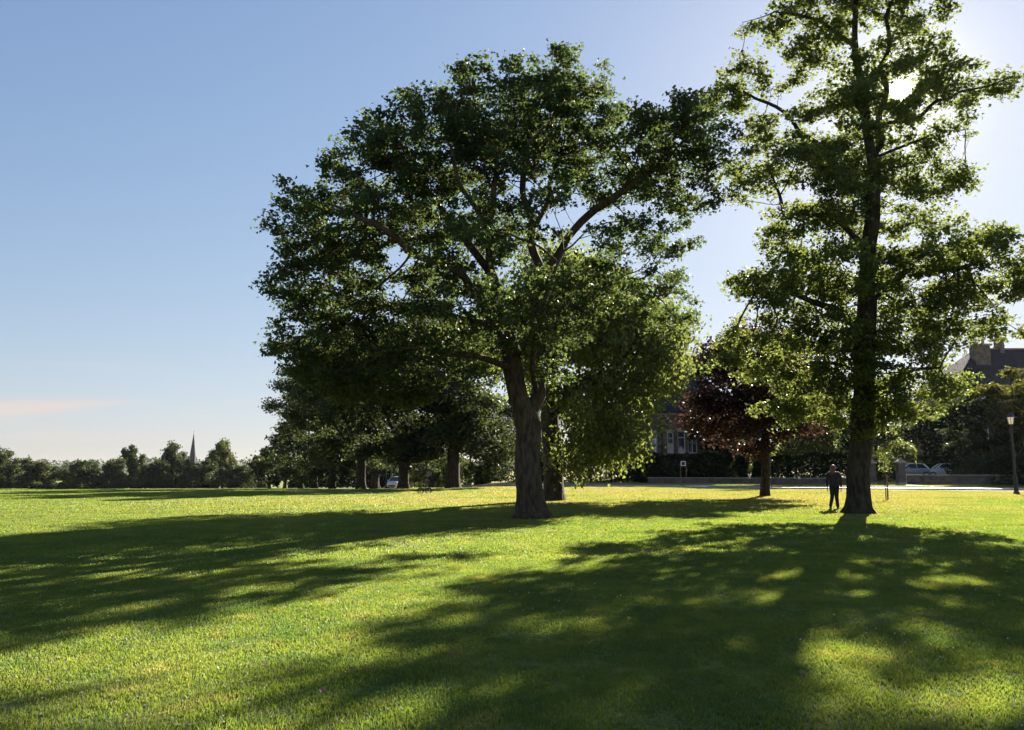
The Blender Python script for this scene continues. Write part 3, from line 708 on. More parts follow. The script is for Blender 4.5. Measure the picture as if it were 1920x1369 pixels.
ROW = 'avenue trees along the road beyond the big sycamore'
round_tree('avenue_tree', 'broad dark tree just left of the forked sycamore, its foot on the sunny road verge', 850, 68, 15, 6.0, .52, 101, n_leaf=28000, group=ROW, clear=2.6, pads=90, skirt=6)
round_tree('avenue_tree', 'dark avenue tree with thick trunk beside the parked white car', 756, 72, 16.5, 6.8, .44, 102, n_leaf=30000, group=ROW, clear=2.8, pads=90, skirt=4)
round_tree('avenue_tree', 'dark avenue tree with flared grey trunk, second to the left of the parked white car', 677, 83, 18, 7.4, .46, 103, n_leaf=32000, group=ROW, clear=2.5, pads=100, skirt=5)
round_tree('avenue_tree', 'slimmer avenue tree standing clear, left of the flared grey trunk', 623, 103, 21.5, 7.8, .40, 104, n_leaf=26000, leaf=.34, group=ROW, clear=2.2, pads=100, skirt=5)
round_tree('avenue_tree', 'avenue tree whose squat trunk shows between two nearer trunks and the lamp post', 703, 112, 14, 6.5, .55, 105, n_leaf=15000, leaf=.34, group=ROW, clear=2.2)
round_tree('avenue_tree', 'dense low-skirted avenue tree near the left end of the row', 590, 124, 23.5, 8.4, .45, 106, n_leaf=24000, pads=100, skirt=6, leaf=.36, group=ROW, clear=1.8)
round_tree('avenue_tree', 'bushy avenue tree forming the left shoulder of the row', 564, 142, 20.5, 6.6, .45, 107, n_leaf=18000, pads=90, skirt=6, leaf=.40, group=ROW, clear=1.4)
round_tree('avenue_tree', 'smaller tree at the far left tip of the avenue row', 534, 185, 13.5, 5.4, .40, 108, n_leaf=11000, leaf=.5, group=ROW, clear=1.0)
round_tree('avenue_tree', 'last low tree where the avenue row meets the far treeline', 505, 225, 11, 6.0, .40, 109, n_leaf=9000, leaf=.6, group=ROW, clear=0.8)

# --- garden trees across the road
GT = 'garden trees across the road'
gt = [(812, 142, 13, 6.0, LEAF_GOLD, 'sunlit yellow-green garden tree glimpsed left of the forked sycamore'),
  (880, 116, 15, 6.4, LEAF_DARK, 'dark garden tree behind the forked trunk'),
  (985, 102, 15, 6.0, LEAF_DARK, 'dark garden tree behind the drooping tree'),
  (1105, 96, 15, 5.6, LEAF_DARK, 'dark garden tree left of the stone house with the white bay window'),
  (1262, 106, 18, 5.2, LEAF_SYC, 'tall green garden tree rising over the white-windowed house'),
  (1338, 84, 9.5, 2.8, LEAF_DARK, 'dark garden tree behind the left side of the copper tree'),
  (1480, 84, 15.5, 5.4, LEAF_LIME, 'sunny green garden tree behind the copper tree'),
  (1560, 88, 11, 4.8, LEAF_SYC, 'garden tree behind the walking person'),
  (1645, 98, 11.5, 4.4, LEAF_LIME, 'sunlit garden tree just right of the tall sunlit trunk'),
  (1752, 90, 8.5, 4.0, LEAF_DARK, 'dark garden tree overhanging the two parked cars'),
  (1850, 79, 9.5, 4.2, LEAF_DARK, 'dark garden tree in front of the house with the tall chimney'),
  (1918, 77, 12.0, 3.8, LEAF_GOLD, 'yellowing garden tree at the right edge beside the chimneyed roof')]
for k, (px, dd, h, r_, m_, lab) in enumerate(gt):
    round_tree('garden_tree', lab, px, dd, h, r_, 0.22, 200 + k, mat=m_, n_leaf=13000, leaf=0.30, clear=1.3, group=GT, pads=80, skirt=5)
BT = [(1395, 122, 10.5, 'background tree showing between the house and the sunny green garden tree'), (1530, 118, 10, 'background tree showing low behind the walking person'), (1600, 126, 10.5, 'background tree low behind the tall sunlit trunk'), (1690, 120, 9, 'background tree behind the driveway gate'), (1740, 128, 9.5, 'background tree behind the parked cars'), (1640, 150, 11, 'far background tree behind the driveway'),
  (575, 232, 12, 'far tree seen between the leftmost avenue trunks'), (612, 250, 13, 'far tree seen left of the slim avenue trunk'), (652, 238, 12, 'far tree seen between the slim and the flared trunks'), (690, 225, 12, 'far tree seen under the avenue left of the street light'), (730, 215, 12, 'far tree seen above the white car'), (770, 190, 12, 'far tree seen right of the white car'), (1195, 118, 12, 'background tree left behind the stone house'), (1430, 112, 12, 'background tree right behind the stone house')]
for k, (px, dd, h, lab) in enumerate(BT):
    round_tree('background_tree', lab, px, dd, h, h * .5, .25, 260 + k, mat=LEAF_DARK, n_leaf=8000, leaf=.0032 * dd, clear=.5, group='background trees behind the gardens', pads=60, skirt=6, pfl=.8, spr=.1)
for px, h, lab in ((1766, 24, 'taller narrow poplar beside the chimney, far behind'), (1784, 21, 'shorter narrow poplar beside the chimney, far behind')):
    g = np.random.default_rng(px); dd = 150; x_ = gx(px, dd); b_ = np.array([x_, dd, gz(x_, dd) - .1])
    lo = [(b_ + [0, 0, h * f], (1.2 * math.sin(math.pi * (f * .8 + .15)) + .2,) * 2 + (h * .12,), 1) for f in np.linspace(.15, .93, 7)]
    A = lobes_attr(lo, g, .35, 4, .6, 60)
    make_tree('poplar_tree', lab, 'tree', tuple(b_), .3, [[b_, b_ + [0, 0, h * .5], b_ + [0, 0, h * .92]]], A, 5000, .42, LEAF_DARK, BARK_D, px, step=.6, dk=.7, iters=25, spread=.3, group='poplars behind the house')

# --- the treeline across the field: one crown per tree
FAR = 'treeline across the field'
far = [(-22, 852, 62), (14, 857, 52), (58, 858, 66), (98, 866, 52), (128, 869, 44), (156, 861, 62), (192, 869, 50), (216, 858, 48), (246, 848, 46), (272, 866, 46), (296, 860, 50), (328, 845, 60), (352, 862, 44), (384, 859, 52), (417, 842, 62), (452, 864, 56), (484, 862, 52)]
far_words = ['cut off by the left edge of the photo', 'second from the left edge', 'broad, third from the left edge', 'low, fourth from the left edge', 'small and low, fifth from the left edge', 'broad and rounded, sixth from the left edge',
  'low, just left of the two taller crowns', 'light topped, beside the tall dark narrow one', 'tall, dark and narrow, left of the spire', 'low, right of the tall dark narrow one', 'rounded, two left of the spire', 'tall and domed, just left of the church spire', 'low, directly in front of the church spire', 'rounded, just right of the church spire', 'tall and pointed, right of the church spire', 'low, right of the tall pointed one', 'low, last before the avenue row']
protos = []
for k in range(5):
    t_ = round_tree('field_edge_tree', 'x', 0, 300, 13.5, 6.0, .4, 300 + k, mat=(LEAF_FAR, LEAF_DARK, LEAF_FAR2, LEAF_FAR, LEAF_FAR2)[k], n_leaf=9000, leaf=0.72, clear=0.3, x=-500 - 30 * k, pads=80, step=1.1, skirt=5, pfl=.7, spr=.09)
    protos.append(t_)
used = set()
def copy_tree(root):
    r_ = root.copy(); COL.objects.link(r_)
    for c in root.children:
        q = c.copy(); COL.objects.link(q); q.parent = r_
    return r_
for k, (px, topy, wpx) in enumerate(far):
    dd = 282 + 40 * ((k * 0.618) % 1); x_ = gx(px, dd, 915)
    pr = protos[k % 5]
    o = pr if k % 5 not in used else copy_tree(pr); used.add(k % 5)
    z_ = gz(x_, dd); htop = float(P(px, topy, dd)[2]) - z_
    s_w = (wpx / FPX * dd) / 12.0 * 1.0; s_h = htop / 13.5
    o.location = (x_, dd, z_ - .1); o.scale = (s_w, s_w, s_h * (1.24 if topy < 858 else 1.0 if topy < 864 else .86)); o.rotation_euler = (0, 0, k * 1.9)
    tag(o, 'far field-edge tree, ' + far_words[k], 'tree', FAR)

# woods on the far hill: read as one mass
g = np.random.default_rng(77); n = 26000
xw = g.uniform(-1150, 150, 900); yw = g.uniform(560, 1240, 900)
hw = np.interp(yw, [730, 900, 1060, 1150, 1270], [0, .45, .9, 1, .95]); zb = hill_h(xw, 0) * hw + (1 - hw) * -9
sz = g.uniform(4.5, 8.5, 900); kk = g.integers(0, 900, n)
dirs = nrmz(g.normal(0, 1, (n, 3))); dirs[:, 2] = np.abs(dirs[:, 2]) * 1.1
C = np.column_stack([xw, yw, zb])[kk] + dirs * sz[kk][:, None] * (0.7 + .35 * g.random(n))[:, None]
V, F = leaves(C, 2.4, g, .3, .8)
o = link('distant_wood', mesh_np('distant_wood', V, F, LEAF_FAR)); o['kind'] = 'stuff'; o['label'] = 'distant wood on the low hill beyond the treeline'; o['category'] = 'wood'

# ------------------------------------------------------------------ hedges and shrubs
def leafy_mass(name, label, cat, ctr, half, rz, n, leaf, mat, seed, group=None, box=True, stems=6):
    """clipped hedge or loose shrub: twigs inside, leaves through its outer half"""
    g = np.random.default_rng(seed); root = empty(name, ctr, rz); tag(root, label, cat, group)
    hx, hy, hz = half
    if box:
        U = g.uniform(-1, 1, (n, 3)); ax = g.integers(0, 3, n); s_ = np.where(g.random(n) < .5, -1, 1.0); s_ = np.where(ax == 2, 1, s_)
        U[np.arange(n), ax] = s_ * (1 - .22 * g.random(n)); U[:, 2] = (U[:, 2] + 1) / 2
        C = U * [hx, hy, 2 * hz]
        C += 0.16 * np.column_stack([np.sin(C[:, 0] * 1.7 + C[:, 2] * 2), np.sin(C[:, 0] * 1.3 + 1), np.sin(C[:, 0] * 0.9) + .6 * np.sin(C[:, 0] * 2.3)])
        C[:, 2] = np.maximum(C[:, 2], .1)
    else:
        d_ = nrmz(g.normal(0, 1, (n, 3))); d_[:, 2] = np.abs(d_[:, 2]); q = 1 - .45 * g.random(n) ** 1.5
        lump = 1 + .18 * np.sin(d_[:, 0] * 5 + seed) * np.sin(d_[:, 1] * 4) + .12 * np.sin(d_[:, 2] * 9 + seed)
        C = d_ * [hx, hy, 2 * hz] * (q * lump)[:, None]; C[:, 2] = np.maximum(C[:, 2], .1)
    V, F = leaves(C, leaf, g, .3, .8)
    link('foliage', mesh_np('foliage', V, F, mat), root)
    for k in range(stems):
        x_ = hx * (-.85 + 1.7 * (k + .5) / stems); tb = MB()
        tb.tube([(x_, 0, -.1), (x_ + g.normal(0, .1), g.normal(0, .1), hz * .8), (x_ + g.normal(0, .25), g.normal(0, .2), hz * 1.6)], [.05, .04, .015], 6)
        tb.build('stem', BARK_D, root)
    return root
def hedge_between(a, b, h, th, label, seed, n, leaf=.20, mat=LEAF_DARK):
    a, b = np.array(a, float), np.array(b, float); c = (a + b) / 2; v = b - a; ln = np.linalg.norm(v)
    return leafy_mass('hedge', label, 'hedge', (c[0], c[1], gz(*c) - .05), (ln / 2, th / 2, h / 2), math.atan2(v[1], v[0]), n, leaf, mat, seed, 'garden hedges', True, 8)
def wall_y(x): return 75 - 0.30 * (x - 40)
hedge_between((14.5, wall_y(14.5) + 1.6), (24, wall_y(24) + 1.6), 3.0, 1.6, 'tall dark hedge below the white-windowed stone house', 31, 15000, .26)
hedge_between((24.4, wall_y(24.4) + 1.6), (34.2, wall_y(34.2) + 1.6), 2.9, 1.6, 'tall dark hedge behind the copper tree trunk and the walking person', 32, 15000, .26)
hedge_between((14, 83.8), (4, 89.5), 3.4, 1.8, 'tall dark hedge across the road behind the forked trunk', 33, 9000, .24)
hedge_between((3.6, 90), (-3, 103), 3.4, 1.8, 'tall dark hedge left of the forked trunk across the road', 34, 9000, .26)
hedge_between((-3.3, 104), (-10, 124), 3.2, 1.8, 'dark hedge across the road behind the small dark cart', 35, 9000, .30)
hedge_between((-11.5, 129), (-24, 172), 3.4, 2.0, 'long far hedge behind the parked white car', 36, 9000, .40)
shr = [(1660, 79.5, 1.7, 1.5, LEAF_DARK, 'rounded dark bush beside the driveway'), (1818, 80.0, 2.0, 1.4, LEAF_DARK, 'dark bush hiding the tail of the white car'), (1835, 76.5, 1.8, 1.3, LEAF_SYC, 'leafy shrub behind the garden wall'),
  (1880, 74.5, 2.0, 1.6, LEAF_DARK, 'dark shrub behind the garden wall near the lamp post'), (1728, 77.2, 0.9, .28, LEAF_LIME, 'low bright plants on the wall before the silver car'), (1782, 75.6, 0.9, .30, LEAF_LIME, 'low bright plants on the wall before the white car'),
  (1945, 72.5, 2.2, 1.9, LEAF_DARK, 'dark shrub at the right edge behind the wall'), (1215, 84.6, 1.6, 1.3, LEAF_SYC, 'shrub under the white bay window'), (1290, 84.8, 1.6, 1.2, LEAF_DARK, 'shrub under the right-hand windows of the stone house')]
for k, (px, dd, r_, hz, m_, lab) in enumerate(shr):
    x_ = gx(px, dd); leafy_mass('shrub', lab, 'shrub', (x_, dd, gz(x_, dd) - .05), (r_, r_ * .9, hz), 0, int(2600 * min(r_, 2)), .17, m_, 60 + k, 'garden shrubs', False, 3)

# ------------------------------------------------------------------ garden wall, gate posts
STONE = plain('wall_stone', (0.13, 0.105, 0.078), 0.9, 0.35, 1.8, bump=0.6, bscale=14)
COPING = plain('coping_stone', (0.30, 0.26, 0.20), 0.85, 0.2, 2.5)
def stone_wall(x0, x1, h, label):
    root = empty('garden_wall', (x0, wall_y(x0), gz(x0, wall_y(x0)) - .02), math.atan2(-.30, 1)); tag(root, label, 'wall', 'low stone garden walls')
    ln = (x1 - x0) * math.hypot(1, .3); rows = int(h / .2); g = np.random.default_rng(int(x0 * 10))
    MB().box(0, ln, -.13, .13, -.3, h - .02).build('wall_core', STONE, root)
    mshapes = [MB().box(-.5, .5, -.165, .165, -.5, .5).build('stone', STONE, root, bevel=.03).data for _ in range(1)]
    first = [o for o in root.children if o.name.startswith('stone')][0]; cnt = 0
    for r_ in range(rows):
        x = -.0
        while x < ln - .2:
            w = g.uniform(.35, .7); w = min(w, ln - x)
            o = first if cnt == 0 else link('stone', mshapes[0], root)
            o.location = (x + w / 2, 0, (r_ + .5) * h / rows - .02); o.scale = (w - .025, 1 + g.uniform(-.03, .08), h / rows - .022); cnt += 1
            x += w
            if cnt > 280: break
    n = int(ln / 1.1)
    cp = MB().box(-.5, .5, -.22, .22, 0, .09).build('coping', COPING, root, bevel=.015)
    for k in range(n):
        o = cp if k == 0 else link('coping', cp.data, root)
        o.location = ((k + .5) * ln / n, 0, h); o.scale = (ln / n - .015, 1, 1)
stone_wall(37.2, 57, .88, 'low stone garden wall in front of the two parked cars')
stone_wall(14, 33.9, .55, 'low dark stone wall at the foot of the hedge behind the person')
def gate_post(x, label):
    y = wall_y(x); root = empty('gate_post', (x, y, gz(x, y) - .03)); tag(root, label, 'gate post', 'stone gate posts')
    MB().box(-.33, .33, -.33, .33, 0, 2.05).build('shaft', STONE, root, bevel=.03)
    MB().box(-.38, .38, -.38, .38, -.02, .25).build('plinth', COPING, root, bevel=.02)
    MB().box(-.43, .43, -.43, .43, 2.05, 2.2).add([(-.38, -.38, 2.2), (.38, -.38, 2.2), (.38, .38, 2.2), (-.38, .38, 2.2), (0, 0, 2.5)], [(0, 1, 4), (1, 2, 4), (2, 3, 4), (3, 0, 4), (3, 2, 1, 0)]).build('cap', COPING, root)
gate_post(36.75, 'stone gate post standing left of the glinting silver car')
gate_post(34.3, 'stone gate post half hidden behind the tall tree trunk')
# driveway
structure(link('driveway', mesh_np('driveway', np.array([[x, y, gz(x, y) + (.036 if y > 62.5 else .045)] for y in np.linspace(61.6, 86, 26) for x in (34.75, 35.6, 36.3)]),
    np.array([[r * 3 + c, r * 3 + c + 1, r * 3 + c + 4, r * 3 + c + 3] for r in range(25) for c in range(2)]), PALE)))
def court_mesh():
    V = [[x, y, gz(x, y) + .03] for y in np.linspace(80.3, 87, 8) for x in np.linspace(36.35, 47, 10)]
    F = [[r * 10 + c, r * 10 + c + 1, r * 10 + c + 11, r * 10 + c + 10] for r in range(7) for c in range(9)]
    return mesh_np('parking_court', np.array(V), np.array(F), ASPH)
structure(link('parking_court', court_mesh()))

# ------------------------------------------------------------------ houses
WHITE = plain('white_paint', (0.72, 0.73, 0.74), 0.45, 0.06, 5)
SLATE = plain('roof_slate', (0.027, 0.025, 0.026), 0.8, 0.3, 2.0, bump=0.4, bscale=20, spec=.2)
POT = plain('clay_pot', (0.30, 0.16, 0.09), 0.8, 0.2, 6)
BRICKM = plain('dark_sandstone', (0.12, 0.095, 0.07), 0.9, 0.35, 1.1, bump=0.7, bscale=9)
def glass_mat():
    m, t = new_mat('window_glass'); p = N(t, 'ShaderNodeBsdfPrincipled')
    p.inputs['Base Color'].default_value = (0.045, 0.055, 0.06, 1); p.inputs['Roughness'].default_value = 0.06; p.inputs['Specular IOR Level'].default_value = 0.9
    out(t, p.outputs[0]); return m
GLASS = glass_mat()
CURTAIN = plain('net_curtain', (0.62, 0.64, 0.66), 0.9, 0.12, 9)
def facade(root, name, x0, x1, z0, z1, y, th, openings, mat):
    """front wall with real openings, cut into blocks round them"""
    xs_ = sorted({x0, x1, *[v for o in openings for v in o[:2]]}); zs_ = sorted({z0, z1, *[v for o in openings for v in o[2:4]]})
    mb = MB()
    for j in range(len(zs_) - 1):
        run = None
        for i in range(len(xs_) - 1):
            cx_, cz = (xs_[i] + xs_[i + 1]) / 2, (zs_[j] + zs_[j + 1]) / 2
            hole = any(o[0] < cx_ < o[1] and o[2] < cz < o[3] for o in openings)
            if not hole: run = (run[0] if run else xs_[i], xs_[i + 1])
            if hole or i == len(xs_) - 2:
                if run: mb.box(run[0], run[1], y, y + th, zs_[j], zs_[j + 1])
                run = None
    return mb.build(name, mat, root)
def window(root, x0, x1, z0, z1, y, cols=2, transom=0.7, sill=True):
    f = .07; mb = MB()
    mb.box(x0, x0 + f, y, y + .08, z0, z1).box(x1 - f, x1, y, y + .08, z0, z1).box(x0 + f, x1 - f, y, y + .08, z0, z0 + f).box(x0 + f, x1 - f, y, y + .08, z1 - f, z1)
    w = mb.build('window', WHITE, root)
    zt = z0 + (z1 - z0) * transom; br = MB().box(x0 + f, x1 - f, y + .012, y + .07, zt, zt + .06)
    for k in range(1, cols):
        xc = x0 + (x1 - x0) * k / cols; br.box(xc - .03, xc + .03, y + .015, y + .065, z0 + f, zt); br.box(xc - .03, xc + .03, y + .015, y + .065, zt + .06, z1 - f)
    br.build('glazing_bar', WHITE, w)
    for k in range(cols):
        a = x0 + f + (x1 - x0 - 2 * f) * k / cols; b = x0 + f + (x1 - x0 - 2 * f) * (k + 1) / cols
        MB().box(a, b, y + .04, y + .048, z0 + f, zt).build('pane', GLASS, w); MB().box(a, b, y + .04, y + .048, zt, z1 - f).build('pane', GLASS, w)
    MB().box(x0 + f, x0 + (x1 - x0) * .3, y + .12, y + .14, z0 + f, z1 - f).build('curtain', CURTAIN, w)
    if sill: MB().box(x0 - .12, x1 + .12, y - .14, y + .01, z0 - .12, z0 - .003).build('sill', COPING, w)
    return w
def hip_roof(root, x0, x1, y0, y1, ze, zr, over=.4, hip=4.0):
    x0 -= over; x1 += over; y0 -= over; y1 += over; ym = (y0 + y1) / 2
    v = [(x0, y0, ze), (x1, y0, ze), (x1, y1, ze), (x0, y1, ze), (x0 + hip, ym, zr), (x1 - hip, ym, zr)]
    v += [(a, b, c - .16) for a, b, c in v[:4]]
    r_ = MB().add(v, [(0, 1, 5, 4), (1, 2, 5), (2, 3, 4, 5), (3, 0, 4), (0, 6, 7, 1), (1, 7, 8, 2), (2, 8, 9, 3), (3, 9, 6, 0), (9, 8, 7, 6)]).build('roof', SLATE, root)
    MB().tube([(x0 + hip, ym, zr + .03), (x1 - hip, ym, zr + .03)], .12, 6).build('ridge_tiles', POT, r_)
    return r_
# stone house in the middle
hx0, hx1, hy = gx(1160, 88), gx(1400, 88), 88.0; hz0 = .45
H = empty('stone_house', (hx0, hy, hz0)); tag(H, 'dark stone house with white-framed bay window behind the hedge', 'house')
def lx(px, d=88): return gx(px, d) - hx0
def lz(py, d=88): return float(P(960, py, d)[2]) - hz0
W_ = hx1 - hx0; ze = lz(772); zr = lz(688)
z_b, z_t = lz(850), lz(814)
op = [(lx(1199), lx(1231), z_b, z_t), (lx(1253), lx(1265), z_b, z_t + .2), (lx(1273), lx(1287), z_b, z_t + .3), (lx(1292), lx(1309), z_b, z_t + .3), (lx(1345), lx(1362), z_b, z_t + .2),
      (lx(1277), lx(1290), .9, 1.7), (lx(1294), lx(1306), .9, 1.7)]
facade(H, 'wall', 0, W_, 0, ze, 0, .45, op[1:] + [(op[0][0] + .1, op[0][1] - .1, z_b, z_t)], BRICKM)
MB().box(0, .4, .455, 9.6, 0, ze).box(W_ - .4, W_, .455, 9.6, 0, ze).box(.4, W_ - .4, 9.2, 9.6, 0, ze).build('wall', BRICKM, H)
MB().box(.41, W_ - .41, 1.6, 1.7, 0, ze - .1).build('inner_partition', plain('dark_room', (.05, .05, .05), .9), H)
for o_ in op[1:5]:
    window(H, o_[0], o_[1], o_[2], o_[3], .14, 1 if o_[1] - o_[0] < .9 else 2)
    MB().box(o_[0] - .15, o_[1] + .15, -.06, -.003, o_[3], o_[3] + .28).build('lintel', COPING, H)
for o_ in op[5:]: window(H, o_[0], o_[1], o_[2], o_[3], .14, 1)
# canted bay
b0, b1 = op[0][0], op[0][1]
poly = [(b0 - .25, -.003), (b0 + .15, -.85), (b1 - .15, -.85), (b1 + .25, -.003)]
bay = MB().prism(poly, 0, z_b - .002, 'z').build('bay_base', BRICKM, H)
MB().prism([(b0 - .33, -.003), (b0 + .10, -.93), (b1 - .10, -.93), (b1 + .33, -.003)], z_t + .002, z_t + .35, 'z').build('bay_cornice', COPING, H)
MB().prism(poly, z_t + .352, z_t + 1.15, 'z').build('bay_parapet', BRICKM, H)
w_ = window(H, b0 + .15, b1 - .15, z_b, z_t, -.85, 3, .68, False); w_.name = 'bay_window'
for s_, xa, xb in ((0, b0 - .25, b0 + .13), (1, b1 + .25, b1 - .13)):
    mb = MB()
    for zz0, zz1 in ((z_b, z_b + .08), (z_b + (z_t - z_b) * .68, z_b + (z_t - z_b) * .68 + .06), (z_t - .08, z_t)): mb.prism([(xa, -.02), (xb, -.82), (xb + (.06 if s_ else -.06) * -1, -.80), (xa + (.06 if s_ else -.06) * -1, 0)], zz0, zz1, 'z')
    mb.tube([(xb, -.80, z_b), (xb, -.80, z_t)], .05, 6).tube([((xa + xb) / 2, -.42, z_b), ((xa + xb) / 2, -.42, z_t)], .035, 6)
    fr = mb.build('side_light', WHITE, H)
    MB().add([(xa, -.015, z_b), (xb, -.80, z_b), (xb, -.80, z_t), (xa, -.015, z_t)], [(0, 1, 2, 3)]).build('pane', GLASS, fr)
MB().box(-.02, W_ + .02, -.10, -.004, ze - .35, ze - .1).build('string_course', COPING, H)
hip_roof(H, 0, W_, 0, 9.6, ze, zr, .45, 4.5)
mb = MB().box(5.0, 6.3, 4.2, 5.2, zr - 1.6, zr + 1.5).box(4.9, 6.4, 4.1, 5.3, zr + 1.5, zr + 1.7); ch = mb.build('chimney', BRICKM, H)
for k in range(3): MB().tube([(5.25 + .4 * k, 4.7, zr + 1.7), (5.25 + .4 * k, 4.7, zr + 2.2)], [.14, .11], 8).build('chimney_pot', POT, ch)
MB().box(lx(1243) - .05, lx(1243) + .05, -.13, -.02, 0, ze - .36).build('drainpipe', SLATE, H)
# house at the right edge
B = empty('chimneyed_house', (52.2, 93, .5)); tag(B, 'tall stone house with slate roof and big chimney stacks at the right edge', 'house')
ze = float(P(1800, 722, 93)[2]) - .5; zr = float(P(1900, 655, 98)[2]) - .5
opB = [(2.2, 3.3, ze - 3.0, ze - 1.0), (6.0, 7.1, ze - 3.0, ze - 1.0), (10, 11.1, ze - 3.0, ze - 1.0), (2.0, 3.4, 4.4, 6.6), (6.0, 7.4, 4.4, 6.6), (10, 11.4, 4.4, 6.6)]
facade(B, 'wall', 0, 18, 0, ze, 0, .45, opB, STONE)
MB().box(0, .4, .455, 10, 0, ze).box(17.6, 18, .455, 10, 0, ze).box(.4, 17.6, 9.6, 10, 0, ze).build('wall', STONE, B)
for o_ in opB:
    window(B, *o_, .14, 2); MB().box(o_[0] - .15, o_[1] + .15, -.05, -.003, o_[3], o_[3] + .28).build('lintel', COPING, B)
hip_roof(B, 0, 18, 0, 10, ze, zr, .45, 5.8)
MB().box(-.02, 18.02, -.12, -.004, ze - .5, ze - .2).build('eaves_course', COPING, B)
def stack(px0, px1, ytop, ybot, dd, pots):
    x0, x1 = gx(px0, dd, 660) - 52.2, gx(px1, dd, 660) - 52.2; y0 = dd - 93
    z1 = float(P(px0, ytop, dd)[2]) - .5; z0 = float(P(px0, ybot, dd)[2]) - .5
    c = MB().box(x0, x1, y0, y0 + 1.3, z0 - 1.2, z1).box(x0 - .05, x1 + .05, y0 - .05, y0 + 1.35, z1 - .9, z1 - .75).build('chimney', STONE, B)
    MB().box(x0 - .2, x1 + .2, y0 - .2, y0 + 1.5, z1 + .002, z1 + .22).build('chimney_cap', COPING, c)
    for k in range(pots):
        xx = x0 + (x1 - x0) * (k + .5) / pots
        MB().tube([(xx, y0 + .65, z1 + .2), (xx, y0 + .65, z1 + .5), (xx, y0 + .65, z1 + .9)], [.2, .16, .18], 10).build('chimney_pot', POT, c)
stack(1829, 1857, 648, 700, 95.5, 2)
stack(1876, 1884, 636, 668, 97.4, 1)

# ------------------------------------------------------------------ church across the valley
CH = empty('church', (gx(361, 900, 860), 900, -12)); tag(CH, 'distant church with slender dark spire above the treeline', 'church')
zt = float(P(361, 862, 900)[2]) + 12; za = float(P(361, 811, 900)[2]) + 12
SPM = plain('spire_stone', (0.022, 0.020, 0.022), .9, .2, .2)
MB().box(-3.9, 3.9, -3.9, 3.9, 0, zt).build('tower', SPM, CH)
n8 = 8; v8 = [(3.7 * math.cos((k + .5) * math.pi / 4), 3.7 * math.sin((k + .5) * math.pi / 4), zt) for k in range(8)] + [(0, 0, za)]
MB().add(v8, [(k, (k + 1) % 8, 8) for k in range(8)] + [tuple(range(7, -1, -1))]).build('spire', SPM, CH)
for sx in (-1, 1):
    for sy in (-1, 1):
        MB().add([(sx * 3.4 + a, sy * 3.4 + b, zt + .01) for a, b in ((-.5, -.5), (.5, -.5), (.5, .5), (-.5, .5))] + [(sx * 3.4, sy * 3.4, zt + 4.5)], [(0, 1, 4), (1, 2, 4), (2, 3, 4), (3, 0, 4), (3, 2, 1, 0)]).build('pinnacle', SPM, CH)
MB().tube([(0, 0, za - .1), (0, 0, za + 2.2)], .12, 6).box(-.7, .7, -.08, .08, za + 1.2, za + 1.4).build('cross', SPM, CH)
MB().prism([(-6, 0), (6, 0), (6, 11), (0, 19), (-6, 11)], 3.95, 34, 'x').build('nave', SPM, CH)

